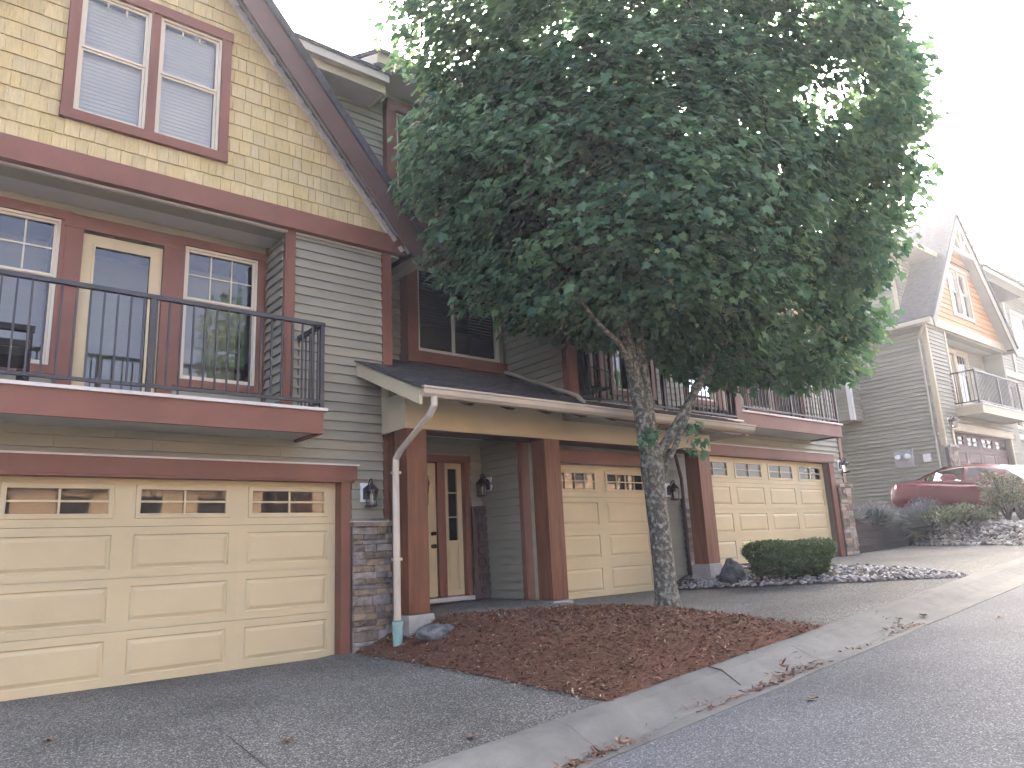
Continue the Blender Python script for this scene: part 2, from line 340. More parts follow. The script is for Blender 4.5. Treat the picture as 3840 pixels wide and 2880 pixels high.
def window(par, x0, x1, z0, z1, y, split=None, grid=None, blind=None, trim=None, trimw=.115, frame='vinyl', sill=True, vert_split=None, glass='glass', head=.0, room=1.2, stub=None):
    """window in a wall whose face is at y; panes sit 40 mm in"""
    x0, x1 = min(x0, x1), max(x0, x1)
    wd = ring(MB(), x0, x1, y-.025, y+.06, z0, z1, .032).obj('window', frame, par)
    sash = []
    if split: sash = [(x0+.032, x1-.032, split, z1-.032, .012), (x0+.032, x1-.032, z0+.032, split+.0, .03)]
    elif vert_split: sash = [(x0+.032, vert_split, z0+.032, z1-.032, .02), (vert_split, x1-.032, z0+.032, z1-.032, .03)]
    else: sash = [(x0+.032, x1-.032, z0+.032, z1-.032, .02)]
    for k, (a, b_, c, d, dy) in enumerate(sash):
        ring(MB(), a, b_, y+dy-.012, y+dy+.018, c, d, .028).obj('sash', frame, wd)
        gl = MB().add([(a+.03, y+dy+.004, c+.03), (b_-.03, y+dy+.004, c+.03), (b_-.03, y+dy+.004, d-.03), (a+.03, y+dy+.004, d-.03)], [(0, 1, 2, 3)]).obj('pane', glass, wd)
        if grid and k == 0:
            nc, nr = grid
            for i in range(1, nc): xx = a+.035+(b_-a-.07)*i/nc; piece('muntin', frame, xx-.009, xx+.009, y+dy-.008, y+dy-.002, c+.035, d-.035, wd)
            for i in range(1, nr): zz = c+.035+(d-c-.07)*i/nr; piece('muntin', frame, a+.035, b_-.035, y+dy-.0075, y+dy-.0025, zz-.009, zz+.009, wd)
        if stub and k == 0:
            for i in range(1, 3): xx = a+.035+(b_-a-.07)*i/3; piece('muntin', frame, xx-.009, xx+.009, y+dy-.008, y+dy-.002, d-.035-stub, d-.035, wd)
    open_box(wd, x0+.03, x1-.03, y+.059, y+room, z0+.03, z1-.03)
    if blind:
        bm_, zlo, pitch_, tilt = blind
        if bm_ not in _slat: _slat[bm_] = MB().box(-.5, .5, -.5, .5, -.5, .5).mesh('blind_slat_'+bm_, bm_)
        z = z1-.07
        while z > zlo:
            o = bpy.data.objects.new('blind_slat', _slat[bm_])
            link(o, wd, Matrix.Translation(((x0+x1)/2, y+.11, z)) @ Matrix.Rotation(tilt, 4, 'X') @ Matrix.Diagonal((x1-x0-.1, .056, .003, 1)))
            z -= pitch_
    if trim:
        t = trimw; yy = y-.045
        piece('trim_board', trim, x0-t, x0, yy, y, z0, z1, wd); piece('trim_board', trim, x1, x1+t, yy, y, z0, z1, wd)
        piece('trim_board', trim, x0-t-head, x1+t+head, yy-.012, y, z1, z1+t*1.1, wd); piece('trim_board', trim, x0-t-head*.4, x1+t+head*.4, yy-.006, y, z0-t, z0, wd)
    return wd
_cell = {}
def panel_mesh(mat, w, h, win=None):
    """one stamped panel of a sectional door, origin lower left, faces -Y"""
    key = (mat, round(w, 4), round(h, 4), win)
    if key in _cell: return _cell[key]
    b = MB(); mx, mz = .105, .085
    def rect(i, y): return [(mx+i, y, mz+i), (w-mx-i, y, mz+i), (w-mx-i, y, h-mz-i), (mx+i, y, h-mz-i)]
    g = .002
    rings = [[(0, 0, g), (w, 0, g), (w, 0, h-g), (0, 0, h-g)], rect(0, 0)]
    if win is None: rings += [rect(.008, .014), rect(.020, .014), rect(.055, .0)]
    else: rings += [rect(.004, -.012), rect(.05, -.012), rect(.056, .02)]
    edge = [(0, .03, g), (w, .03, g), (w, .03, h-g), (0, .03, h-g)]
    rings = [edge]+rings
    vs = [p for r in rings for p in r]; fs = []
    for k in range(len(rings)-1):
        for i in range(4): fs.append((k*4+i, k*4+(i+1) % 4, k*4+4+(i+1) % 4, k*4+4+i))
    if win is None: n = len(vs); fs.append((n-4, n-3, n-2, n-1))
    b.add(vs, fs); _cell[key] = b.mesh('door_panel_'+mat, mat, fix=False); return _cell[key]
def garage_door(par, x0, x1, z0, y, ncol, mat='cream', panes=(2, 2), height=2.13, windows=True):
    x0, x1 = min(x0, x1), max(x0, x1); w = (x1-x0)/ncol; h = height/4
    gd = MB().box(x0, x1, y+.034, y+.06, z0, z0+3*h).obj('garage_door', mat, par)
    piece('bottom_seal', 'black', x0, x1, y+.005, y+.03, z0-.02, z0+.004, gd)
    for r in range(4):
        for c in range(ncol):
            win = (r == 3 and windows)
            o = bpy.data.objects.new('window_panel' if win else 'door_panel', panel_mesh(mat, w, h, panes if win else None))
            link(o, gd, Matrix.Translation((x0+c*w, y, z0+r*h)))
            if win:
                a, b, lo, hi = x0+c*w+.161, x0+(c+1)*w-.161, z0+r*h+.141, z0+(r+1)*h-.141
                MB().add([(a-.01, y+.016, lo-.01), (b+.01, y+.016, lo-.01), (b+.01, y+.016, hi+.01), (a-.01, y+.016, hi+.01)], [(0, 1, 2, 3)]).obj('pane', 'gar_glass', gd)
                for i in range(1, panes[0]): xx = a+(b-a)*i/panes[0]; piece('muntin', mat, xx-.011, xx+.011, y-.008, y+.012, lo-.004, hi+.004, gd)
                for i in range(1, panes[1]): zz = lo+(hi-lo)*i/panes[1]; piece('muntin', mat, a-.004, b+.004, y-.006, y+.01, zz-.011, zz+.011, gd)
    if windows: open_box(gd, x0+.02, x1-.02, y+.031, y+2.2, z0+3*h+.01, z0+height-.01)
    return gd
def stones(par, x0, x1, z0, z1, y, cap=True):
    """ledge-stone veneer, every stone a piece"""
    x0, x1 = min(x0, x1), max(x0, x1)
    vn = MB().box(x0, x1, y, y+.09, z0, z1).obj('stone_veneer', 'mortar', par)
    z = z0
    while z < z1-.03:
        h = random.choice((.055, .07, .08, .09, .12)); h = min(h, z1-z)
        if z1-z-h < .035: h = z1-z
        x = x0
        while x < x1-.01:
            wd = random.uniform(.12, .34); wd = min(wd, x1-x)
            if x1-x-wd < .07: wd = x1-x
            d = random.uniform(.015, .045)
            b = MB(); j = lambda s=.006: random.uniform(-s, s)
            g = .004
            fr = [(x+g+j(), y-d, z+g+j()), (x+wd-g+j(), y-d+j(.008), z+g+j()), (x+wd-g+j(), y-d, z+h-g+j()), (x+g+j(), y-d+j(.008), z+h-g+j())]
            bk = [(x+g*.3, y+.02, z+g*.3), (x+wd-g*.3, y+.02, z+g*.3), (x+wd-g*.3, y+.02, z+h-g*.3), (x+g*.3, y+.02, z+h-g*.3)]
            md = [tuple(bk[i][k]*.55+fr[i][k]*.45 if k != 1 else y-d*.75 for k in range(3)) for i in range(4)]
            c = ((fr[0][0]+fr[2][0])/2+j(.02), y-d-.006+j(.005), (fr[0][2]+fr[2][2])/2)
            b.add(bk+md+fr+[c], [(0, 1, 5, 4), (1, 2, 6, 5), (2, 3, 7, 6), (3, 0, 4, 7), (4, 5, 9, 8), (5, 6, 10, 9), (6, 7, 11, 10), (7, 4, 8, 11), (8, 9, 12), (9, 10, 12), (10, 11, 12), (11, 8, 12)])
            b.obj('stone', 'stone', vn, fix=False)
            x += wd
        z += h
    if cap:
        x = x0-.02
        while x < x1+.02:
            wd = min(random.uniform(.2, .34), x1+.02-x)
            b = MB(); n = 4
            b.box(x+.002, x+wd-.002, y-.075+random.uniform(-.008, .008), y+.09, z1, z1+.055); b.obj('cap_stone', 'stone', vn); x += wd
        piece('cap_flashing', 'flash', x0-.03, x1+.03, y-.08, y+.095, z1+.055, z1+.063, vn)
    return vn
def railing(par, pts, zb, h=1.08, gap=.123, posts=(), name='railing'):
    """pts: polyline in plan; rails in front of balcony"""
    rl = None
    for i in range(len(pts)-1):
        (xa, ya), (xb, yb) = pts[i], pts[i+1]; L = math.hypot(xb-xa, yb-ya); d = Vector((xb-xa, yb-ya, 0))/L; ang = math.atan2(d.y, d.x)
        R = Matrix.Rotation(ang, 4, 'Z'); mid = Vector(((xa+xb)/2, (ya+yb)/2, 0))
        def bar(nm, z0, z1, t, par_):
            o = bpy.data.objects.new(nm, cube('black')); return link(o, par_, Matrix.Translation(mid+Vector((0, 0, (z0+z1)/2))) @ R @ Matrix.Diagonal((L+t, t, z1-z0, 1)))
        if rl is None:
            b = MB(); vs = [Matrix.Translation(mid+Vector((0, 0, zb+h-.02))) @ R @ Vector((sx*(L+.05)/2, sy*.03, sz*.022)) for sz in (-1, 1) for sx, sy in ((-1, -1), (1, -1), (1, 1), (-1, 1))]
            rl = b.add(vs, [(0, 3, 2, 1), (4, 5, 6, 7), (0, 1, 5, 4), (1, 2, 6, 5), (2, 3, 7, 6), (3, 0, 4, 7)]).obj(name, 'black', par)
        else: bar('top_rail', zb+h-.042, zb+h+.002, .06, rl)
        bar('bottom_rail', zb+.08, zb+.115, .03, rl)
        n = max(2, round(L/gap))
        for k in range(n+1):
            if i and k == 0: continue
            p = Vector((xa, ya, 0))+d*(L*k/n); t = .009
            piece('baluster', 'black', p.x-t, p.x+t, p.y-t, p.y+t, zb+(.0 if k % 9 == 0 else .09), zb+h-.04, rl)
    for (x, y) in posts: piece('rail_post', 'black', x-.024, x+.024, y-.024, y+.024, zb, zb+h-.04, rl)
    return rl
# ------------------------------------------------------------------ ground
KY = 4.4
def zk(X): return -.374+.071*np.asarray(X, float)
_zx = [-30, 4.35, 4.6, 5.0, 5.35, 7.4, 7.9, 10.45, 10.8, 11.5, 16.8, 17.6, 20, 60]
_zz = [0, 0, .08, .22, .40, .435, .37, .37, .47, .68, .68, .71, .78, 3.6]
def G(X, Y):
    X = np.asarray(X, float); Y = np.asarray(Y, float)
    t = np.clip((Y-KY)/(8.55-KY), 0, 1); t = t*(2-t)*.5+t*.5
    return zk(X)*(1-t)+np.interp(X, _zx, _zz)*t
def sheet(name, mat, xl, xr, y0, y1, dz=0., nx=24, ny=36, bump=None, kind='structure', thick=.0):
    """ground patch between two x-boundaries given as tables over y"""
    ys = np.linspace(y0, y1, ny); V = []; 
    for y in ys:
        a = np.interp(y, *zip(*xl)) if isinstance(xl, list) else xl
        b = np.interp(y, *zip(*xr)) if isinstance(xr, list) else xr
        xs = np.linspace(a, b, nx); z = G(xs, y)+dz
        if bump is not None: z = z+bump(xs, y, np.linspace(0, 1, nx), (y-y0)/(y1-y0))
        V.append(np.stack([xs, np.full(nx, y), z], 1))
    V = np.concatenate(V); i = np.arange(nx*ny).reshape(ny, nx)
    F = np.stack([i[:-1, :-1].ravel(), i[:-1, 1:].ravel(), i[1:, 1:].ravel(), i[1:, :-1].ravel()], 1)
    o = bpy.data.objects.new(name, npmesh(name, V, F, mat, smooth=True)); link(o)
    if kind: o['kind'] = kind
    return o
def slope_sheet(name, mat, x0, x1, y0, y1, f, nx=60, ny=12):
    xs, ys = np.linspace(x0, x1, nx), np.linspace(y0, y1, ny); A, B = np.meshgrid(xs, ys); V = np.stack([A, B, f(A, B)], 2).reshape(-1, 3)
    i = np.arange(nx*ny).reshape(ny, nx); F = np.stack([i[:-1, :-1].ravel(), i[:-1, 1:].ravel(), i[1:, 1:].ravel(), i[1:, :-1].ravel()], 1)
    o = bpy.data.objects.new(name, npmesh(name, V, F, mat, smooth=True)); link(o); o['kind'] = 'structure'; return o
def zroad(X, Y): return zk(X)-.112+.018*np.clip(3.75-Y, 0, 4)-.018*np.clip(-.25-Y, 0, 30)
slope_sheet('ground', 'soil', -58, 88, -48, 68, lambda X, Y: np.clip(zk(X), -6, 5.2)-.55)
slope_sheet('road', 'asphalt', -56, 62, -8, 3.80, zroad, 120, 14)
ML = [(4.4, 4.52), (6, 4.50), (8.3, 4.47), (8.62, 4.47)]
MR = [(4.4, 7.85), (6.2, 7.93), (6.7, 7.75), (7.2, 7.25), (7.6, 6.6), (7.85, 5.9), (8.05, 5.3), (8.3, 5.0), (8.62, 4.95)]
RL = [(4.4, 12.05), (4.8, 11.5), (5.45, 11.05), (6.9, 10.65), (8.2, 10.45), (8.72, 10.45)]
RR = [(4.4, 12.10), (5.2, 12.45), (7.0, 12.75), (7.8, 12.5), (8.3, 11.6), (8.72, 11.5)]
DR = [(4.4, 16.2), (5.2, 17.0), (8.0, 19.9), (8.72, 20.5)]
sheet('driveway', 'agg', -8, ML, KY, 8.84, 0, 30, 30)
mulch = sheet('mulch_bed', 'mulchbase', [(a, b-.02) for a, b in ML], [(a, b+.03) for a, b in MR], KY+.01, 8.62, .012, 44, 50,
      lambda x, y, s, t: .075*np.sin(np.pi*np.clip(s, 0, 1))**.6*math.sin(math.pi*min(1, t*1.05))**.5*np.ones_like(x)+.012*np.sin(x*9+y*4)*np.sin(y*11-x*3)*(np.minimum(s, 1-s)*6).clip(0, 1))
sheet('driveway', 'agg', MR, RL, KY, 8.83, 0, 30, 40)
sheet('entry_pad', 'agg', 4.95, 7.36, 8.05, 9.75, .006, 8, 8)
sheet('driveway', 'agg', RR, DR, KY, 8.84, 0, 30, 30)
sheet('gravel_bed', 'soil', [(a, b-.02) for a, b in RL], [(a, b+.02) for a, b in RR], KY+.01, 8.72, .004, 24, 30,
      lambda x, y, s, t: .03*np.sin(np.pi*s)*min(1, t*4))
# expansion joints cut into the driveways
def joint(pts, wd=.016):
    b = MB(); 
    for (xa, ya), (xb, yb) in zip(pts[:-1], pts[1:]):
        n = 8
        for k in range(n):
            p = [(xa+(xb-xa)*t, ya+(yb-ya)*t) for t in (k/n, (k+1)/n)]; L = math.hypot(xb-xa, yb-ya); nx, ny = -(yb-ya)/L*wd/2, (xb-xa)/L*wd/2
            b.add([(x+s*nx, y+s*ny, float(G(x+s*nx, y+s*ny))+.004) for x, y in p for s in (-1, 1)], [(0, 1, 3, 2)])
    o = b.obj('paving_joint', 'soil', None, fix=False); o['kind'] = 'structure'; return o
joint([(2.02, 4.42), (2.1, 6.3)], .006); joint([(8.1, 4.42), (8.05, 5.4), (8.0, 8.6)], .012); joint([(13.1, 7.0), (12.4, 4.45)], .012)
# kerb and gutter in cast lengths
kb = empty('kerb', (0, KY, 0), 'pale concrete rollover kerb with gutter along the asphalt road', 'kerb')
del kb['label']; del kb['category']; kb['kind'] = 'structure'
PRF = [(4.42, -.25), (4.42, .012), (4.30, .012), (4.22, .0), (4.10, -.055), (4.0, -.09), (3.90, -.106), (3.74, -.104), (3.74, -.25)]
x = -14.4+.18
while x < 62:
    x1 = x+3.02; b = MB(); n = 7; nn = len(PRF)
    # lowered where a car crosses
    for k in range(n):
        xx = x+.0025+(x1-x-.005)*k/(n-1); wob = .004*math.sin(xx*3.1)
        for (y, z) in PRF: b.v.append((xx, y+wob, float(zk(xx))+z+.003*math.sin(xx*5+y*7)))
    for k in range(n-1):
        for j in range(nn-1): b.f.append((k*nn+j, k*nn+j+1, (k+1)*nn+j+1, (k+1)*nn+j))
    b.f.append(tuple(range(nn))); b.f.append(tuple(reversed(range((n-1)*nn, n*nn))))
    b.obj('kerb_length', 'kerb', kb); x = x1
# ------------------------------------------------------------------ gabled townhouse (built twice, and once mirrored)
class Fr:
    def __init__(s, m, cx, dz): s.m, s.cx, s.dz = m, cx, dz
    def X(s, x): return s.m*x+s.cx
    def Z(s, z): return z+s.dz
RAKE_M = 1.173
def gable_house(fr, T, st):
    X, Z = fr.X, fr.Z; tr = st['trim']; m = fr.m
    def pc(n, mat, x0, x1, y0, y1, z0, z1, par=T): return piece(n, mat, X(x0), X(x1), y0, y1, Z(z0), Z(z1), par)
    # front wall
    wl = core(T, 'wall', 'siding', X(-1.75), X(5.03), Z(-.4), Z(5.36), 8.70, 8.95, [(X(-.58), X(4.30), Z(-.4), Z(2.13)), (X(-5), X(3.56), Z(2.84), Z(5.33))])
    siding(wl, X(-1.2), X(4.93), Z(1.66), Z(5.35), 8.699, [(X(-.75), X(4.46), Z(0), Z(2.345)), (X(-6), X(3.63), Z(2.62), Z(5.5))])
    pc('side_wall', 'siding', 4.9, 5.029, 8.96, 14, -.4, 5.36)
    pc('corner_board', tr, 4.92, 5.035, 8.655, 8.70, 1.66, 5.38); pc('corner_board', tr, 5.031, 5.07, 8.66, 8.76, 1.66, 5.38)
    pc('corner_board', tr, 3.54, 3.645, 8.655, 8.70, 2.84, 5.38); pc('corner_board', tr, 3.515, 3.54, 8.66, 8.74, 2.86, 5.33)
    # garage
    pc('header_board', tr, -.75, 4.50, 8.60, 8.70, 2.13, 2.31); pc('header_cap', 'flash', -.77, 4.53, 8.585, 8.70, 2.31, 2.33); pc('header_board', tr, -.74, 4.47, 8.615, 8.80, 2.105, 2.135)
    pc('jamb_board', tr, 4.30, 4.30+st['jamb'], 8.64, 8.83, -.06, 2.13); pc('jamb_board', tr, -.70, -.58, 8.64, 8.83, -.06, 2.13)
    garage_door(T, X(-.58), X(4.30), Z(0), 8.81, 4, st['garage'], windows=st.get('garwin', True))
    if st['stone']: stones(T, X(4.31+st['jamb']), X(5.05), Z(-.12), Z(1.545), 8.62)
    # balcony
    sl = pc('balcony_slab', 'soffit', -.13, 3.68, 7.98, 8.70, 2.615, 2.835)
    pc('fascia_board', tr, -.17, 3.72, 7.935, 7.98, 2.58, 2.845, T); pc('fascia_board', tr, 3.68, 3.725, 7.98, 8.70, 2.58, 2.845, T); pc('fascia_board', tr, -.17, -.13, 7.98, 8.7, 2.58, 2.845, T)
    pc('slab_flashing', 'flash', -.2, 3.76, 7.90, 8.01, 2.845, 2.88); pc('slab_flashing', 'flash', 3.66, 3.76, 8.01, 8.69, 2.845, 2.88)
    pc('balcony_floor', 'concrete', -1.7, 3.66, 8.012, 9.32, 2.84, 2.855)
    pts = [(X(-.1), 8.0), (X(3.72), 8.0), (X(3.72), 8.68)]
    railing(T, pts, Z(2.87), posts=[(X(1.83), 8.0), (X(3.72), 8.0), (X(-.1), 8.0)], h=1.07)
    # recess
    holes = [(X(.17), X(1.10), Z(3.385), Z(5.10)), (X(1.30), X(2.24), Z(2.86), Z(5.07)), (X(2.46), X(3.39), Z(3.385), Z(5.10))]
    rw = core(T, 'recess_wall', 'siding', X(-1.7), X(3.56), Z(2.84), Z(5.33), 9.32, 9.5, holes)
    siding(rw, X(-1.2), X(3.545), Z(2.86), Z(5.33), 9.319, [(X(.0), X(1.28), Z(3.26), Z(5.24)), (X(1.15), X(2.4), Z(2.8), Z(5.24)), (X(2.3), X(3.5), Z(3.26), Z(5.24))])
    if m > 0:
        rs = pc('recess_side_wall', 'siding', 3.54, 3.70, 8.951, 9.5, 2.84, 5.33); siding_side(rs, X(3.539), 8.745, 9.30, Z(2.86), Z(5.33)); pc('inside_corner_board', tr, 3.49, 3.538, 9.27, 9.318, 2.86, 5.33)
        M_ = st
    else:
        rs = pc('recess_side_wall', 'siding', -1.7, -1.55, 8.70, 9.5, 2.84, 5.33)
    window(T, X(.17), X(1.10), Z(3.385), Z(5.12), 9.32, split=Z(4.43), grid=(3, 2), trim=tr, trimw=.10)
    window(T, X(2.46), X(3.39), Z(3.385), Z(5.12), 9.32, split=Z(4.43), grid=(3, 2), trim=tr, trimw=.095)
    # balcony door
    dr = ring(MB(), X(1.33), X(2.21), 9.335, 9.38, Z(2.86), Z(5.03), .135).obj('balcony_door', st['door'], T)
    gx0, gx1 = X(1.465), X(2.075)
    MB().add([(gx0, 9.36, Z(2.99)), (gx1, 9.36, Z(2.99)), (gx1, 9.36, Z(4.9)), (gx0, 9.36, Z(4.9))], [(0, 1, 2, 3)]).obj('pane', 'glass', dr)
    ring(MB(), X(1.445), X(2.095), 9.325, 9.35, Z(2.975), Z(4.915), .025).obj('glazing_bead', st['door'], dr)
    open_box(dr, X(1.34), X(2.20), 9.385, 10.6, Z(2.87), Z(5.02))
    MB().tube([(X(2.17), 9.33, Z(3.85)), (X(2.17), 9.29, Z(3.85)), (X(2.10), 9.285, Z(3.85))], .012, 8).obj('door_handle', 'bronze', dr)
    pc('door_trim', tr, 1.15, 1.33, 9.27, 9.318, 2.86, 5.05); pc('door_trim', tr, 2.21, 2.385, 9.27, 9.318, 2.86, 5.05); pc('door_trim', tr, 1.13, 2.405, 9.262, 9.318, 5.05, 5.21)
    pc('balcony_ceiling', 'soffit', -1.7, 5.2, 8.662, 9.33, 5.335, 5.36)
    # gable
    pc('band_board', tr, -1.75, 5.24, 8.575, 8.66, 5.38, 5.635); pc('band_board', tr, -1.77, 5.26, 8.565, 8.66, 5.362, 5.382)
    def half(z, off=0.): return max(0., 3.59-(z-(5.47-off))/RAKE_M)      # half width of the gable under the barge boards
    wx0, wx1, wz0, wz1 = 1.02, 2.59, 6.14, 7.73
    gx = lambda s, z: X(1.8+s*min(3.44, half(z, .25)))
    zt = 5.47-.25+3.59*RAKE_M
    gb = MB()
    for poly in ([(gx(-1, 5.6), 5.6), (gx(1, 5.6), 5.6), (gx(1, wz0), wz0), (gx(-1, wz0), wz0)],
                 [(gx(-1, wz0), wz0), (X(wx0), wz0), (X(wx0), wz1), (gx(-1, wz1), wz1)],
                 [(X(wx1), wz0), (gx(1, wz0), wz0), (gx(1, wz1), wz1), (X(wx1), wz1)],
                 [(gx(-1, wz1), wz1), (gx(1, wz1), wz1), (X(1.8), zt)]):
        gb.prism([(x, Z(z)) for x, z in poly], 'y', 8.63, 8.9)
    gw = gb.obj('gable_wall', st['gable'], T)
    window(T, X(wx0), X(1.755), Z(wz0), Z(wz1), 8.63, split=Z(6.98), blind=st.get('blind'), trim=None, stub=.10)
    window(T, X(1.855), X(wx1), Z(wz0), Z(wz1), 8.63, split=Z(6.98), blind=st.get('blind'), trim=None, stub=.10)
    pc('window_trim', tr, .905, wx0, 8.57, 8.632, 6.14, 7.73); pc('window_trim', tr, wx1, 2.705, 8.57, 8.632, 6.14, 7.73); pc('window_trim', tr, 1.755, 1.855, 8.575, 8.66, 6.14, 7.73)
    pc('window_trim', tr, .89, 2.72, 8.56, 8.632, 7.73, 7.86); pc('window_trim', tr, .90, 2.71, 8.565, 8.632, 6.025, 6.14)
    hole = (.90, 2.71, 6.02, 7.87)
    if st['shingles']:
        cnt = 0; rest = MB(); e = .195; z = 5.635; row = 0
        shk = MB(); pr = [(0, -.006), (0, e), (-.004, e), (-.020, -.006)]
        shk.add([(0, y, zz) for y, zz in pr]+[(1, y, zz) for y, zz in pr], [(0, 1, 2, 3), (7, 6, 5, 4), (0, 4, 5, 1), (1, 5, 6, 2), (2, 6, 7, 3), (3, 7, 4, 0)])
        me = shk.mesh('shake', 'shake')
        todo = []
        while z < 9.2:
            x = -.25+random.uniform(0, .1); xr = 1.8+min(3.44, half(z+e*.5, .25))
            while x < xr-.02:
                wdt = min(random.choice((.085, .10, .12, .14, .15, .18, .21)), xr-x)
                for p, q in cut(x, x+wdt-.005, [(hole[0], hole[1])] if hole[2] < z+e*.5 < hole[3] else []): todo.append((p, q, z))
                x += wdt
            z += e
        todo.sort(key=lambda t: (t[0]-2.2)**2+(t[2]-6.)**2)
        for k, (p, q, z) in enumerate(todo):
            W = Matrix.Translation((X(p), 8.629-random.uniform(0, .004), Z(z+random.uniform(-.004, .004)))) @ Matrix.Diagonal((q-p, 1, 1, 1))
            if k < 300: link(bpy.data.objects.new('shingle', me), gw, W)
            else: rest.add([W @ Vector(v) for v in shk.v], shk.f)
        rest.obj('shingle_field', 'shake', gw, fix=False, kind='stuff')
    else:
        siding(gw, X(-1.8), X(5.3), Z(5.635), Z(9.2), 8.629, [(X(hole[0]), X(hole[1]), Z(hole[2]), Z(hole[3]))], st['gable'],
               clip=lambda zc: tuple(sorted((gx(-1, zc-fr.dz), gx(1, zc-fr.dz)))), e=.18)
    # barge boards, soffits, roof
    n = Vector((math.sin(math.atan(RAKE_M)), math.cos(math.atan(RAKE_M))))     # outward normal of the right-hand slope (x, z)
    A = Vector((5.39, 5.47)); P = Vector((1.8, 5.47+3.59*RAKE_M))
    for s in (1, -1):
        f = lambda p: (X(1.8+s*(p[0]-1.8)), Z(p[1]))
        lo = 5.32, A.y-.36
        poly = [A, P, (1.8, P.y-.44), (5.315, A.y-.44+.075*RAKE_M)]
        MB().prism([f(p) for p in poly], 'y', 8.265, 8.31).obj('barge_board', st['barge'], T)
        q0, q1 = A-n*.06, P-Vector((0, .09))
        MB().prism([f(p) for p in (q0, q1, q1-Vector((0, .03)), q0-n*.02)], 'y', 8.312, 8.64).obj('rake_soffit', 'soffit', T)
        # pale blocks over the stepped shingle ends where the soffit meets the wall covering
        if st['shingles'] and s == 1:
            k = 0; d = (P-A).normalized(); b = MB(); L = (P-A).length
            u = .12
            while u < L-.5:
                c = A+d*u-n*.175; t = .041
                pa = [c-d*t-n*.034, c+d*t-n*.034, c+d*t+n*.034, c-d*t+n*.034]
                b.prism([f(p) for p in pa], 'y', 8.57+.008*math.sin(u*40), 8.63); u += .088
            b.obj('rake_moulding', 'flash', T, kind='stuff')
        a2, p2 = A+Vector((.07, -.07*RAKE_M)), P
        MB().prism([f(p) for p in (a2, p2, p2+Vector((0, .16)), a2+n*.10)], 'y', 8.22, 15.).obj('roof_slope', 'roof', T)
        ge = f(a2); pc('eave_gutter', 'gutter', 1.8+s*(a2.x-1.8)-.04, 1.8+s*(a2.x-1.8)+.10*s, 8.30, 9.6, a2.y-.10, a2.y+.03)
    return wl
FAR_GROUND = 2.0
blind = ('blind', 6.2, .05, 1.4)
T1 = empty('townhouse', (1.8, 8.7, 0), 'near townhouse with straw shingle gable, paired window and long black balcony railing', 'townhouse', 'townhouses in the row')
for k_, fr_ in (('u1', Fr(1, 0, 0)),):
    gable_house(fr_, T1, dict(trim='trim', garage='cream', door='cream', gable='shake', barge='barge', stone=True, jamb=.13, shingles=True, blind=blind))
T3 = empty('townhouse', (14.2, 8.7, .70), 'townhouse behind the maple, with double cream garage door beside the clipped hedge', 'townhouse', 'townhouses in the row')
gable_house(Fr(1, 12.36, .70), T3, dict(trim='trim', garage='cream', door='cream', gable='shake', barge='barge', stone=True, jamb=.20, shingles=False, blind=None))
TF = empty('townhouse', (27, 8.7, 2.0), 'far townhouse with orange clapboard gable and cream trim above the red car', 'townhouse')
FF = Fr(-1, 28.8, 2.0)
gable_house(FF, TF, dict(trim='creamtrim', garage='browngar', door='cream', gable='orange', barge='siding', stone=True, jamb=.13, shingles=False, blind=None))
# far townhouse: side wall, upper storey, roofs
XW = 23.77
sw = MB().box(XW, XW+.2, 8.952, 16, 1.0, 7.5).box(XW, XW+.2, 9.34, 16, 7.45, 9.85).obj('side_wall', 'siding', TF)
siding_side(sw, XW-.001, 8.80, 14.5, 1.2, 7.42, th=.06); siding_side(sw, XW-.001, 9.42, 14.5, 7.5, 9.8)
for y0, y1, z0, z1, x0, x1 in ((8.64, 8.79, 3.62, 7.42, XW-.03, XW), (9.3, 9.42, 7.5, 9.8, XW-.03, XW)): piece('corner_board', 'creamtrim', x0, x1, y0, y1, z0, z1, TF)
uw = core(TF, 'upper_wall', 'siding', XW+.2, 30, 7.3, 9.85, 9.33, 9.5); siding(uw, XW+.12, 26.2, 7.4, 9.8, 9.329)
hp = MB(); e0, e1, ey0, ey1, ez = 23.35, 33.5, 8.55, 17., 10.0
hp.add([(e0, ey0, ez), (e1, ey0, ez), (e1, ey1, ez), (e0, ey1, ez), (27.3, 12.6, 12.6), (30, 12.6, 12.6)], [(0, 1, 5, 4), (1, 2, 5), (2, 3, 4, 5), (3, 0, 4), (3, 2, 1, 0)]).obj('hip_roof', 'roof', TF)
piece('roof_fascia', 'creamtrim', e0-.02, 26.3, ey0-.04, ey0, ez-.17, ez+.02, TF); piece('roof_fascia', 'creamtrim', e0-.04, e0, ey0-.04, 16, ez-.17, ez+.02, TF)
piece('roof_soffit', 'soffit', e0, 26.3, ey0, 9.33, ez-.15, ez-.13, TF)
# truss ornament in the far gable
for s in (-1, 1):
    MB().prism([(27+s*.06, 10.35), (27+s*.14, 10.35), (27+s*.52, 10.95), (27+s*.44, 10.95)], 'y', 8.26, 8.31).obj('truss_strut', 'creamtrim', TF)
piece('truss_tie', 'creamtrim', 26.1, 27.9, 8.25, 8.312, 10.22, 10.36, TF); piece('truss_post', 'creamtrim', 26.95, 27.05, 8.255, 8.315, 10.36, 11.3, TF)
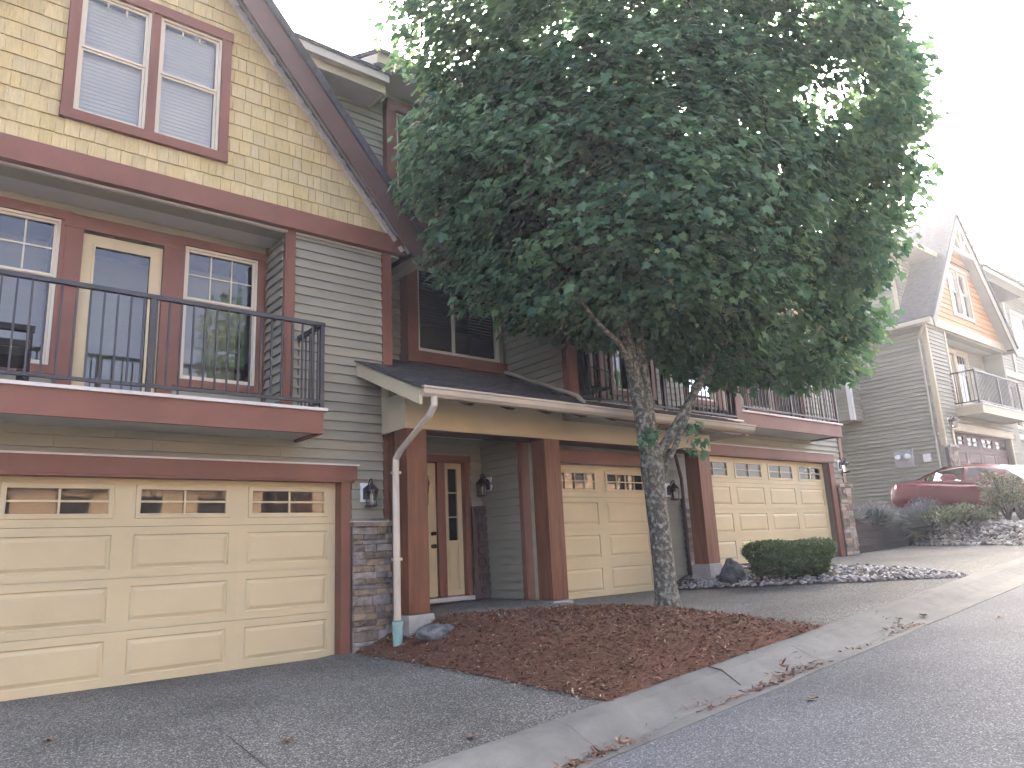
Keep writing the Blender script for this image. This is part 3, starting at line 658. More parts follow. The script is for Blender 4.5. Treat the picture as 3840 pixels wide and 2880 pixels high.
# bump-out on the far side wall
sb = MB().box(23.1, XW-.02, 10.95, 13.6, 4.7, 7.2).obj('side_bay', 'siding', TF); siding_side(sb, 23.099, 11.06, 13.5, 4.75, 7.15); siding(sb, 23.2, XW-.02, 4.75, 7.15, 10.949)
for a in (23.085, 23.2): pass
piece('corner_board', 'white', 23.07, 23.1, 10.93, 11.05, 4.7, 7.2, TF); piece('corner_board', 'white', 23.07, 23.18, 10.91, 10.95, 4.7, 7.2, TF)
piece('side_step', 'concrete', 23.0, 23.7, 8.9, 9.9, .9, 1.45, TF)
def downspout(par, pts, w=.075, d=.055, mat='gutter', straps=()):
    b = MB(); base = 0
    P_ = [Vector(p) for p in pts]; n = len(P_)
    for i, p in enumerate(P_):
        dr_ = (P_[min(i+1, n-1)]-P_[max(i-1, 0)]).normalized(); sx = Vector((1, 0, 0)); sx = (sx-dr_*sx.dot(dr_)).normalized(); sy = dr_.cross(sx)
        c = .35
        for a, e in ((-1, -c), (-1, c), (-c, 1), (c, 1), (1, c), (1, -c), (c, -1), (-c, -1)): b.v.append(tuple(p+sx*a*w/2+sy*e*d/2))
    for i in range(n-1):
        for j in range(8): b.f.append((i*8+j, i*8+(j+1) % 8, i*8+8+(j+1) % 8, i*8+8+j))
    b.f.append(tuple(range(8))); b.f.append(tuple(reversed(range((n-1)*8, n*8))))
    o = b.obj('downspout', mat, par)
    for (x, y, z) in straps: piece('strap', mat, x-.055, x+.055, y-.038, y+.038, z-.015, z+.015, o)
    return o
downspout(TF, [(23.3, 8.5, 7.40), (23.3, 8.5, 7.25), (XW-.06, 8.9, 6.95), (XW-.06, 8.9, 6.8), (XW-.06, 8.9, 2.6)], straps=[(XW-.06, 8.9, 6.0), (XW-.06, 8.9, 4.2)])
# next unit uphill, cut by the picture's right edge
TN = empty('townhouse', (35, 9.5, 2.6), 'grey townhouse with cream window trim cut off by the right edge', 'townhouse')
nw = core(TN, 'wall', 'siding', 30.95, 42, 1.8, 11.0, 9.6, 9.8, [(35.5, 37.2, 8.2, 10.0), (32.6, 34.2, 5.0, 6.7)]); siding(nw, 30.95, 38.5, 1.9, 10.9, 9.599, [(35.38, 37.32, 8.05, 10.15), (32.48, 34.32, 4.88, 6.85)])
window(TN, 35.5, 37.2, 8.2, 10.0, 9.6, split=9.1, trim='creamtrim'); window(TN, 32.6, 34.2, 5.0, 6.7, 9.6, vert_split=33.4, trim='creamtrim')
piece('corner_board', 'creamtrim', 34.6, 34.8, 9.52, 9.599, 7.3, 10.9, TN); piece('belt_board', 'creamtrim', 30.95, 38.5, 9.50, 9.599, 7.0, 7.25, TN)
piece('eave_fascia', 'creamtrim', 31.2, 42, 8.96, 9.0, 10.82, 11.05, TN); piece('eave_soffit', 'soffit', 31.2, 42, 9.0, 9.6, 10.84, 10.86, TN)
MB().prism([(8.9, 11.05), (14, 13.2), (18, 11.2), (18, 11.0), (14, 13.0), (8.9, 10.98)], 'x', 31.1, 42.3).obj('roof_slope', 'roof', TN)
piece('garage_header', 'creamtrim', 31.6, 36.4, 9.5, 9.598, 4.45, 4.65, TN)
# ------------------------------------------------------------------ near townhouse: upper storey beside the gable
uw = core(T1, 'upper_wall', 'siding', 3.0, 5.62, 5.2, 8.62, 9.85, 10.0); siding(uw, 3.0, 5.62, 5.3, 8.5, 9.849)
piece('eave_soffit', 'soffit', 2.6, 5.36, 9.34, 9.86, 8.49, 8.51, T1)
piece('eave_gutter', 'gutter', 2.6, 5.40, 9.22, 9.33, 8.60, 8.74, T1); piece('eave_fascia', 'creamtrim', 2.6, 5.38, 9.33, 9.36, 8.46, 8.72, T1)
piece('eave_end_board', 'creamtrim', 5.36, 5.40, 9.34, 9.98, 8.44, 8.74, T1)
MB().prism([(9.20, 8.73), (14, 10.75), (14, 10.9), (9.20, 8.80)], 'x', 1.5, 5.42).obj('roof_slope', 'roof', T1)
MB().prism([(14, 10.75), (18.5, 8.9), (18.5, 9.0), (14, 10.9)], 'x', -3, 18.5).obj('roof_slope', 'roof', T1)
piece('rear_block', 'siding', -1.7, 4.9, 9.98, 18, 0, 8.4, T1)
# ------------------------------------------------------------------ middle townhouse
T2 = empty('townhouse', (8.3, 8.7, .4), 'middle townhouse with porch roof, cedar posts, single garage and recessed front door', 'townhouse', 'townhouses in the row')
def p2(n, mat, x0, x1, y0, y1, z0, z1, par=None): return piece(n, mat, x0, x1, y0, y1, z0, z1, par or T2)
FL = .447
# entry
ew = core(T2, 'entry_wall', 'siding', 5.04, 7.35, .3, 3.1, 9.72, 9.95, [(5.52, 6.98, .3, 2.62)]); siding(ew, 5.04, 7.34, .5, 2.96, 9.719, [(5.4, 7.10, .3, 2.76)])
es = MB().box(7.351, 7.5, 8.952, 9.95, .3, 3.1).obj('entry_side_wall', 'siding', T2); siding_side(es, 7.35, 8.76, 9.70, .47, 2.96)
p2('entry_ceiling', 'soffit', 4.95, 11.45, 8.46, 9.72, 2.97, 3.0)
fd = MB().box(5.56, 6.46, 9.76, 9.80, .53, 2.56).obj('front_door', 'cream', T2)
for a, b, lo, hi in ((5.68, 5.96, .70, 1.25), (6.06, 6.34, .70, 1.25)): ring(MB(), a, b, 9.748, 9.762, lo, hi, .03).obj('door_moulding', 'cream', fd)
for z, r in ((1.47, .028), (1.28, .032)):
    MB().tube([(6.385, 9.76, z), (6.385, 9.735, z), (6.385, 9.72, z), (6.385, 9.69, z)], [r, r, r*.55, r*1.05], 14).obj('door_knob' if z < 1.4 else 'deadbolt', 'bronze', fd)
p2('door_post', 'trim', 6.46, 6.60, 9.70, 9.82, .50, 2.58); p2('door_jamb', 'trim', 6.96, 7.06, 9.67, 9.80, .50, 2.60); p2('door_jamb', 'trim', 5.44, 5.56, 9.67, 9.80, .50, 2.60)
p2('door_head', 'trim', 5.42, 7.08, 9.66, 9.80, 2.57, 2.68); p2('door_sill', 'flash', 5.44, 7.06, 9.60, 9.80, .455, .515)
sd_ = ring(MB(), 6.60, 6.96, 9.765, 9.80, .53, 2.57, .09).obj('sidelight', 'cream', T2)
MB().box(6.69, 6.87, 9.775, 9.80, .62, 1.32).obj('lower_panel', 'cream', sd_); ring(MB(), 6.70, 6.86, 9.765, 9.78, .72, 1.22, .02).obj('panel_moulding', 'cream', sd_)
MB().add([(6.69, 9.785, 1.36), (6.87, 9.785, 1.36), (6.87, 9.785, 2.48), (6.69, 9.785, 2.48)], [(0, 1, 2, 3)]).obj('pane', 'glass', sd_)
piece('rail', 'cream', 6.69, 6.87, 9.77, 9.80, 1.30, 1.36, sd_)
for z in (1.72, 2.1): piece('muntin', 'cream', 6.69, 6.87, 9.778, 9.784, z-.008, z+.008, sd_)
open_box(sd_, 6.62, 6.95, 9.801, 10.6, .55, 2.55)
# garage wall
gw2 = core(T2, 'wall', 'siding', 7.35, 11.66, .1, 3.2, 8.70, 8.95, [(7.96, 10.41, .1, 2.50)])
siding(gw2, 7.46, 11.45, .47, 3.0, 8.699, [(7.84, 10.53, 0, 2.73)])
p2('corner_board', 'trim', 7.345, 7.46, 8.655, 8.70, .45, 2.97); p2('corner_board', 'trim', 7.315, 7.349, 8.66, 8.755, .45, 2.97)
p2('header_board', 'trim', 7.80, 10.57, 8.61, 8.70, 2.50, 2.72); p2('jamb_board', 'trim', 7.84, 7.96, 8.64, 8.83, .3, 2.50); p2('jamb_board', 'trim', 10.41, 10.53, 8.64, 8.83, .3, 2.50)
garage_door(T2, 7.96, 10.41, .37, 8.81, 2, 'cream', panes=(4, 2))
stones(T2, 11.12, 11.48, .35, 1.95, 8.62, cap=False)
downspout(T2, [(10.98, 8.60, 2.95), (10.98, 8.60, 2.75), (11.06, 8.57, 2.3), (11.06, 8.57, .6)], mat='darkwood')
# porch: posts, footings, beam, rafters, roof
for (xa, zb, nm) in ((4.91, .46, 0), (7.265, .45, 1), (10.93, .78, 2)):
    po = MB().box(xa, xa+.30+(.03 if nm == 2 else 0), 8.055, 8.355, zb, 2.75).obj('porch_post', 'cedar', T2)
    g0 = (.02, .31, .36)[nm]; x0, x1 = xa-.03, xa+.36; t = (.05, .06, .03)[nm]
    b = MB(); z1 = zb+.001; lo = [(x0-t*.3, 8.0), (x1+t, 8.0), (x1+t, 8.42), (x0-t*.3, 8.42)]; hi = [(x0+.01, 8.03), (x1-.02, 8.03), (x1-.02, 8.40), (x0+.01, 8.40)]
    b.add([(*p, g0) for p in lo]+[(*p, zb-.012) for p in hi], [(0, 3, 2, 1), (4, 5, 6, 7), (0, 1, 5, 4), (1, 2, 6, 5), (2, 3, 7, 6), (3, 0, 4, 7)]); b.obj('post_footing', 'concrete', T2)
SLP = .43; SL = math.atan(SLP)
def zroof(Y): return 3.09+SLP*(Y-7.1)
bm_ = MB().box(4.89, 11.32, 8.05, 8.45, 2.752, 3.22).obj('porch_beam', 'creamtrim', T2)
MB().prism([(8.452, 2.752), (8.652, 2.752), (8.652, 3.62), (8.452, 3.52)], 'x', 4.89, 4.96).obj('beam_return', 'creamtrim', T2); p2('corner_board', 'cedar', 4.985, 5.055, 8.53, 8.654, .3, 2.75)
p2('beam_trim', 'darkwood', 4.90, 11.31, 8.06, 8.44, 2.742, 2.751)
MB().prism([(7.20, zroof(7.20)-.055), (9.5, zroof(9.5)-.055), (9.5, zroof(9.5)-.075), (7.20, zroof(7.20)-.075)], 'x', 4.58, 7.64).obj('roof_deck', 'creamtrim', T2)
MB().prism([(7.20, zroof(7.20)-.055), (7.76, zroof(7.76)-.055), (7.76, zroof(7.76)-.075), (7.20, zroof(7.20)-.075)], 'x', 7.64, 11.26).obj('roof_deck', 'creamtrim', T2)
x = 5.35
while x < 11.3:
    MB().prism([(7.22, zroof(7.22)-.076), (8.05, zroof(8.05)-.076), (8.05, zroof(8.05)-.24), (7.34, zroof(7.34)-.24), (7.22, zroof(7.22)-.16)], 'x', x, x+.085).obj('rafter_tail', 'darkwood', T2); x += .66
MB().prism([(7.14, 3.045), (8.698, zroof(8.7)-.06), (8.698, zroof(8.7)-.24), (7.14, 2.86)], 'x', 4.53, 4.575).obj('rake_board', 'creamtrim', T2)
p2('fascia_board', 'trim', 7.9, 11.2, 7.19, 7.22, 2.93, 3.06)
gp = [(7.19, 3.075), (7.06, 3.075), (7.06, 3.055), (7.075, 3.04), (7.085, 2.99), (7.12, 2.955), (7.19, 2.95)]
gt = MB().prism(gp, 'x', 4.56, 11.30).obj('gutter', 'gutter', T2)
i = 0; Y = 7.10; cm = {}
while Y < 9.52:
    xs0, xs1 = (4.50 if Y < 8.64 else 5.06), (11.28 if Y < 7.68 else 7.64)
    # one course of tabs, each a thin wedge that overlaps the course below
    b = MB(); th = .012; dl = .15
    o = bpy.data.objects.new('shingle_course', board_mesh('roof', .15, .016))
    W = Matrix.Translation((xs0, Y, zroof(Y)-.045)) @ Matrix.Rotation(SL-math.pi/2, 4, 'X') @ Matrix.Diagonal((xs1-xs0, 1, 1, 1))
    link(o, T2, W); i += 1; Y += .128
# pipe lying on the porch roof
downspout(T2, [(7.56, 9.25, zroof(9.25)+.04), (7.56, 7.75, zroof(7.75)+.035), (7.56, 7.60, zroof(7.60)+.03), (7.56, 7.50, zroof(7.5)-.02), (7.56, 7.47, zroof(7.5)-.08)], w=.085)
downspout(T2, [(4.73, 7.13, 2.97), (4.73, 7.13, 2.86), (4.72, 7.22, 2.76), (4.70, 7.86, 2.42), (4.69, 7.95, 2.33), (4.69, 7.96, 2.2), (4.69, 7.96, .42)], w=.085, d=.065, straps=[(4.69, 7.96, 2.16), (4.69, 7.96, 1.12)])
# bay windows over the entry
def bay(zs, zt, Yb, x0, x1, xm, depth=.22):
    b = core(T2, 'bay_wall', 'siding', x0, x1, zs-.6, zt+.2, Yb+.03, Yb+.3, [(x0+.16, x1-.1, zs, zt)])
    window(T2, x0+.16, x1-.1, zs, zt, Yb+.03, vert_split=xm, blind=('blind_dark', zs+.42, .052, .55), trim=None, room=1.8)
    p2('bay_post', 'trim', x0, x0+.16, Yb-.02, Yb+.028, zs-.02, zt+.2); p2('bay_post', 'trim', x0-.03, x0-.001, Yb-.03, Yb+depth, zs-.02, zt+.2)
    p2('bay_sill', 'trim', x0-.05, x1, Yb-.06, Yb+depth, zs-.20, zs-.02); p2('bay_head', 'trim', x0-.03, x1, Yb-.04, Yb+.028, zt, zt+.2)
bay(4.22, 5.62, 9.30, 5.74, 7.6, 6.60)
bay(7.0, 8.55, 9.80, 5.70, 7.7, 6.56)
rw2 = core(T2, 'recess_wall', 'siding', 5.03, 5.9, 3.9, 6.7, 9.52, 9.7); siding(rw2, 5.06, 5.72, 4.05, 6.5, 9.519)
MB().prism([(9.05, 6.16), (9.9, 6.5), (9.9, 6.55), (9.05, 6.22)], 'x', 5.3, 7.64).obj('pent_roof', 'roof', T2); p2('pent_fascia', 'trim', 5.3, 7.64, 9.03, 9.06, 6.09, 6.22); p2('pent_soffit', 'soffit', 5.04, 7.64, 9.06, 9.52, 6.06, 6.08)
p2('upper_fill_wall', 'siding', 5.62, 7.7, 9.92, 10.1, 6.2, 9.0)
p2('eave_fascia', 'creamtrim', 5.26, 11.6, 9.30, 9.34, 8.98, 9.16); p2('eave_soffit', 'soffit', 5.26, 11.6, 9.34, 9.95, 8.97, 8.99)
MB().prism([(9.24, 9.14), (14, 11.2), (14, 11.3), (9.24, 9.21)], 'x', 5.24, 11.8).obj('roof_slope', 'roof', T2)
MB().prism([(9.30, 9.12), (12.5, 10.5), (12.5, 10.25), (9.30, 8.96)], 'x', 5.23, 5.262).obj('rake_board', 'creamtrim', T2)
# front block with the second balcony
s2 = MB().box(7.66, 7.86, 7.9, 9.5, 3.3, 7.6).obj('block_side_wall', 'siding', T2); siding_side(s2, 7.659, 7.95, 9.30, 3.2, 7.5)
p2('corner_board', 'trim', 7.66, 7.84, 7.84, 7.899, 3.32, 7.6); p2('corner_board', 'trim', 7.63, 7.657, 7.85, 7.95, 3.32, 7.6)
p2('balcony_floor', 'concrete', 7.66, 12.1, 7.75, 9.2, 3.05, 3.285); p2('slab_flashing', 'flash', 7.66, 11.95, 7.70, 7.78, 3.285, 3.32)
bw = core(T2, 'balcony_back_wall', 'siding', 7.86, 12.0, 3.29, 5.9, 9.2, 9.35, [(8.78, 9.72, 3.3, 5.45), (10.1, 11.2, 4.0, 5.5)]); siding(bw, 7.86, 12.0, 3.35, 5.85, 9.199, [(8.64, 9.86, 3.2, 5.6), (9.98, 11.32, 3.88, 5.62)])
d2 = ring(MB(), 8.80, 9.70, 9.215, 9.26, 3.32, 5.42, .13).obj('balcony_door', 'cream', T2)
MB().add([(8.93, 9.235, 3.45), (9.57, 9.235, 3.45), (9.57, 9.235, 5.29), (8.93, 9.235, 5.29)], [(0, 1, 2, 3)]).obj('pane', 'glass', d2); open_box(d2, 8.82, 9.68, 9.262, 10.4, 3.34, 5.4)
p2('door_trim', 'trim', 8.66, 8.80, 9.15, 9.198, 3.32, 5.44); p2('door_trim', 'trim', 9.70, 9.85, 9.15, 9.198, 3.32, 5.44); p2('door_trim', 'trim', 8.64, 9.87, 9.145, 9.198, 5.44, 5.58)
window(T2, 10.1, 11.2, 4.0, 5.5, 9.2, split=4.7, grid=(3, 2), trim='trim', trimw=.1)
uf = core(T2, 'upper_front_wall', 'siding', 7.86, 12.1, 5.9, 8.3, 7.9, 8.1, [(8.6, 10.2, 6.5, 7.8)]); siding(uf, 7.86, 12.1, 5.9, 8.2, 7.899, [(8.48, 10.32, 6.38, 7.92)])
window(T2, 8.6, 10.2, 6.5, 7.8, 7.9, vert_split=9.4, trim='trim', blind=('blind', 6.6, .05, .9))
p2('band_board', 'trim', 7.84, 12.1, 7.85, 7.898, 5.78, 5.98); p2('balcony_ceiling', 'soffit', 7.86, 12.1, 7.9, 9.2, 5.86, 5.88)
p2('side_post', 'trim', 11.95, 12.15, 7.84, 8.02, 3.30, 5.8)
railing(T2, [(7.86, 7.86), (11.94, 7.86)], 3.31, posts=[(9.9, 7.86)], h=1.0)
MB().prism([(7.3, 8.25), (12.5, 10.2), (12.5, 10.3), (7.3, 8.33)], 'x', 7.5, 12.2).obj('roof_slope', 'roof', T2); p2('eave_fascia', 'creamtrim', 7.5, 12.2, 7.33, 7.37, 8.08, 8.26)
p2('rear_block', 'siding', 5.03, 12.3, 10.12, 18, .2, 8.9)
# right-hand house: side body
piece('rear_block', 'siding', 12.35, 17.3, 9.55, 18, .2, 8.8, T3)
# ------------------------------------------------------------------ wall lanterns
def lantern(loc, rz, label, s=1.):
    """coach lantern: plate on the wall, scroll arm, tapered glass cage; local -Y points away from the wall"""
    T = bpy.data.objects.new('wall_lantern', None); T.empty_display_size = .1
    link(T, None, Matrix.Translation(loc) @ Matrix.Rotation(rz, 4, 'Z') @ Matrix.Scale(s, 4)); tag(T, label, 'wall lantern', 'coach lanterns on the walls')
    W = WM[T.name]
    def add(b, n, m, smooth=False, par=T):
        b.v = [tuple(W @ Vector(v)) for v in b.v]; return b.obj(n, m, par, smooth)
    add(MB().box(-.085, .085, -.02, 0, -.12, .12), 'mounting_block', 'white')
    add(MB().prism([(-.05, -.09), (.05, -.09), (.05, .05), (0, .09), (-.05, .05)], 'y', -.04, -.02), 'back_plate', 'lampblack')
    arm = [(0, -.04, .02), (0, -.07, .10), (0, -.11, .155), (0, -.15, .165), (0, -.175, .13), (0, -.165, .10), (0, -.15, .11)]
    add(MB().tube(arm, .008, 8), 'scroll_arm', 'lampblack', True)
    cz = -.15
    add(MB().lathe([(.012, .075), (.02, .06), (.035, .045), (.085, -.005), (.098, -.02), (.098, -.03), (.05, -.03)], (0, cz, .04), 8), 'lantern_cap', 'lampblack')
    cage = MB()
    for k in range(4):
        a = math.pi/4+k*math.pi/2; r0, r1 = .082, .062
        cage.tube([(r0*math.cos(a), cz+r0*math.sin(a), .012), (r1*math.cos(a), cz+r1*math.sin(a), -.17)], .0065, 6)
    add(cage, 'cage_bars', 'lampblack')
    g = MB(); r0, r1 = .078, .058; c = [(math.cos(math.pi/4+k*math.pi/2), math.sin(math.pi/4+k*math.pi/2)) for k in range(4)]
    g.add([(r0*x, cz+r0*y, .010) for x, y in c]+[(r1*x, cz+r1*y, -.168) for x, y in c], [(0, 1, 5, 4), (1, 2, 6, 5), (2, 3, 7, 6), (3, 0, 4, 7)]); add(g, 'lantern_glass', 'glass_clear')
    add(MB().lathe([(.088, 0), (.088, -.012), (.05, -.025), (.02, -.03)], (0, cz, -.17), 8), 'lantern_base', 'lampblack')
    for dx in (-.016, .016): add(MB().lathe([(.009, -.16), (.009, -.09), (.011, -.06), (.004, -.03)], (dx, cz, 0), 8), 'candle_bulb', 'white', True)
    return T
lantern((4.665, 8.682, 1.98), 0, 'black coach lantern between the near double garage and the downspout')
lantern((7.335, 9.52, 2.22), -math.pi/2, 'black coach lantern in the shadowed porch beside the front door')
lantern((10.78, 8.682, 2.1), 0, 'black coach lantern half hidden behind the maple trunk')
lantern((17.22, 8.682, 2.78), 0, 'black coach lantern on the corner beside the retaining wall')
lantern((24.3, 8.682, 4.35), 0, 'black coach lantern beside the far brown garage door')
# ------------------------------------------------------------------ welcome board
ws = empty('welcome_sign', (7.18, 9.62, FL), 'tall narrow wooden board with vertical dark WELCOME letters beside the front door', 'sign')
R_ = Matrix.Translation((7.18, 9.555, FL+.01)) @ Matrix.Rotation(math.radians(-2.2), 4, 'X')
for k in range(3):
    b = MB().box(-.15+.1*k+.002, -.05+.1*k-.002, 0, .022, 0, 1.42+.004*k); b.v = [tuple(R_ @ Vector(v)) for v in b.v]; b.obj('plank', 'signwood', ws)
for k, ch in enumerate('WeLCOme'):
    cu = bpy.data.curves.new('letter', 'FONT'); cu.body = ch; cu.size = .23; cu.align_x = 'CENTER'; cu.align_y = 'CENTER'; cu.extrude = .004
    to = bpy.data.objects.new('letter_tmp', cu); COL.objects.link(to)
    me = bpy.data.meshes.new_from_object(to.evaluated_get(bpy.context.evaluated_depsgraph_get())); bpy.data.objects.remove(to)
    me.materials.clear(); me.materials.append(M['letter'])
    o = bpy.data.objects.new('letter', me); link(o, ws, R_ @ Matrix.Translation((0, -.006, 1.30-.192*k)) @ Matrix.Rotation(math.pi/2, 4, 'X'))
wr = empty('door_swag', (6.22, 9.74, 1.9), 'long rust brown swag hanging on the cream front door', 'door decoration')
b = MB(); b.tube([(6.24+.012*math.sin(t*9), 9.735, 2.36-.55*t) for t in np.linspace(0, 1, 12)], [.02, .05, .07, .075, .07, .08, .07, .065, .06, .05, .03, .01], 9); b.obj('bundle', 'wreath', wr, True)
b = MB(); b.tube([(6.30, 9.72, 2.3+.05*math.sin(a)) if 0 else (6.30+.04*math.cos(a), 9.72, 2.28+.07*math.sin(a)) for a in np.linspace(0, 6.28, 14)], .006, 6); b.obj('wire_loop', 'chrome', wr)
# ------------------------------------------------------------------ boulders
def boulder(name, loc, size, label, seed, peak=0.):
    bm = bmesh.new(); bmesh.ops.create_icosphere(bm, subdivisions=4, radius=1); r = np.random.default_rng(seed); ph = r.uniform(0, 6, (6, 3)); fq = r.uniform(1.2, 4.5, (6, 3))
    pl = [Vector(r.normal(size=3)).normalized() for _ in range(9)]
    for v in bm.verts:
        d = 1.; n = v.co.normalized()
        for p in pl: d = min(d, .80/max(.35, n.dot(p)) if n.dot(p) > .62 else 9) if n.dot(p) > .62 else d
        d += .02*math.sin(n.x*17+n.y*9)*math.sin(n.z*15+n.y*11)+sum(.05*math.sin(f[0]*n.x*2+p[0])*math.sin(f[1]*n.y*2+p[1])*math.sin(f[2]*n.z*2+p[2]) for f, p in zip(fq, ph))
        v.co = n*d; v.co.x *= size[0]*(1-peak*max(0, v.co.z)); v.co.y *= size[1]*(1-peak*max(0, v.co.z)); v.co.z *= size[2]
    me = bpy.data.meshes.new(name); bm.to_mesh(me); bm.free(); me.materials.append(M['rock'])
    for p in me.polygons: p.use_smooth = True
    o = bpy.data.objects.new(name, me); link(o, None, Matrix.Translation(loc)); tag(o, label, 'boulder'); return o
boulder('boulder', (4.98, 7.55, float(G(5, 7.55))+.09), (.27, .19, .11), 'low flat grey boulder in the bark mulch below the downspout', 3)
boulder('boulder', (10.88, 7.58, float(G(10.88, 7.58))+.10), (.23, .24, .30), 'upright pointed grey boulder between the cedar post and the hedge', 5, .45)
dp = MB().tube([(4.69, 7.96, .02), (4.69, 7.96, .40)], .058, 16).tube([(4.69, 7.96, .36), (4.69, 7.96, .405)], .066, 16).obj('drain_pipe', 'greenpipe', None); tag(dp, 'pale green drain pipe stub taking the downspout into the mulch', 'drain pipe')
# ------------------------------------------------------------------ leaves
def leaf_template():
    """five-lobed maple leaf in the XY plane, stem at the origin, tip along +Y, width about 1"""
    half = [(0, .0), (.20, -.08), (.46, -.03), (.33, .14), (.50, .36), (.60, .52), (.36, .50), (.24, .55), (.17, .74)]
    out = half+[(0, 1.0)]+[(-x, y) for x, y in reversed(half[1:])]
    V = [(x, y, -.18*abs(x)**1.5-.10*y*y) for x, y in out]; c = (0, .36, .05)
    V = V+[c]; n = len(out); F = [(i, (i+1) % n, n) for i in range(n)]
    return np.array(V), np.array(F)
LV, LF = leaf_template()
SV = np.array([(0, 0, 0), (.30, .35, -.03), (.16, .8, -.05), (0, 1, -.08), (-.16, .8, -.05), (-.30, .35, -.03)]); SF = np.array([(0, 1, 2), (0, 2, 3), (0, 3, 4), (0, 4, 5)])
def frames(nrm, tip):
    n = nrm/np.linalg.norm(nrm, axis=1, keepdims=True); t = tip-n*np.sum(tip*n, 1, keepdims=True); t /= np.linalg.norm(t, axis=1, keepdims=True)+1e-9
    return np.cross(t, n), t, n
def scatter(pos, nrm, tip, size, tint, TV=None, TF=None):
    TV = LV if TV is None else TV; TF = LF if TF is None else TF
    a, t, n = frames(nrm, tip); N, k = len(pos), len(TV)
    V = pos[:, None]+size[:, None, None]*(TV[None, :, 0:1]*a[:, None]+TV[None, :, 1:2]*t[:, None]+TV[None, :, 2:3]*n[:, None])
    F = (TF[None]+(np.arange(N)*k)[:, None, None]).reshape(-1, 3)
    return V.reshape(-1, 3), F, np.repeat(tint, k)
def inside(P, E): return np.min(np.linalg.norm((P[:, None]-E[None, :, :3])/E[None, :, 3:], axis=2), axis=1)
def crown_points(E, n, rng, shell=.62, keep=.3):
    lo, hi = (E[:, :3]-E[:, 3:]).min(0), (E[:, :3]+E[:, 3:]).max(0); out = []
    while sum(map(len, out)) < n:
        P = rng.uniform(lo, hi, (4000, 3)); d = inside(P, E); k = (d < 1) & ((d > shell) | (rng.random(4000) < keep)); out.append(P[k])
    return np.concatenate(out)[:n]
# ------------------------------------------------------------------ the maple
TB = Vector((8.0, 6.62, 0)); TB.z = float(G(TB.x, TB.y))
mp_ = empty('maple_tree', TB, 'broad leafy maple with mottled pale trunk rising from the mulch bed', 'tree')
def branch(pts, rad, n=12, name='branch', mat='bark', par=None):
    """smoothed tube"""
    pts = [Vector(p) for p in pts]; P_ = []; R_ = []; k = len(pts)
    for i in range(k-1):
        p0, p1, p2_, p3 = pts[max(i-1, 0)], pts[i], pts[i+1], pts[min(i+2, k-1)]
        for t in np.linspace(0, 1, 5)[:-1]:
            P_.append(.5*((2*p1)+(p2_-p0)*t+(2*p0-5*p1+4*p2_-p3)*t*t+(3*p1-p0-3*p2_+p3)*t**3)); R_.append(rad[i]*(1-t)+rad[i+1]*t)
    P_.append(pts[-1]); R_.append(rad[-1])
    return MB().tube(P_, R_, n).obj(name, mat, par or mp_, True, kind=None)
x0, y0, z0 = TB
branch([(x0, y0, z0-.1), (x0, y0, z0+.05), (x0-.01, y0, z0+.35), (x0-.03, y0, z0+1.0), (x0-.05, y0+.01, z0+1.55), (x0-.07, y0, z0+1.9), (x0-.11, y0, z0+2.2), (x0-.22, y0, z0+2.8), (x0-.36, y0, z0+3.6), (x0-.40, y0, z0+4.6), (x0-.45, y0+.1, z0+6.0)],
       [.22, .175, .148, .140, .140, .165, .135, .108, .092, .065, .035], 20, 'trunk')
br = [([(x0-.07, y0, z0+1.95), (x0-.0, y0+.05, z0+2.4), (x0-.0, y0+.1, z0+3.4), (x0+.1, y0+.25, z0+4.6), (x0+.3, y0+.4, z0+6.2)], [.12, .11, .095, .07, .03]),
      ([(x0-.03, y0-.02, z0+2.0), (x0+.2, y0-.1, z0+2.25), (x0+.62, y0-.25, z0+2.85), (x0+1.1, y0-.4, z0+3.5), (x0+1.8, y0-.6, z0+4.3)], [.085, .07, .06, .05, .02]),
      ([(x0+.02, y0-.02, z0+1.6), (x0+.16, y0-.1, z0+1.95), (x0+.42, y0-.2, z0+2.4), (x0+.85, y0-.3, z0+3.2)], [.06, .045, .035, .015]),
      ([(x0-.32, y0, z0+3.2), (x0-.7, y0-.15, z0+3.5), (x0-1.3, y0-.3, z0+3.7), (x0-2.0, y0-.5, z0+4.1)], [.05, .035, .028, .012]),
      ([(x0-.38, y0, z0+3.9), (x0-.9, y0+.3, z0+4.8), (x0-1.8, y0+.2, z0+5.8), (x0-2.6, y0, z0+6.7)], [.06, .045, .03, .012]),
      ([(x0+.05, y0+.2, z0+4.2), (x0+.9, y0+.6, z0+5.2), (x0+1.9, y0+.5, z0+6.1)], [.06, .04, .015]),
      ([(x0-.05, y0+.1, z0+3.7), (x0-.1, y0-.8, z0+4.7), (x0-.1, y0-1.8, z0+5.4)], [.06, .04, .015])]
for p, r in br: branch(p, r, 10)
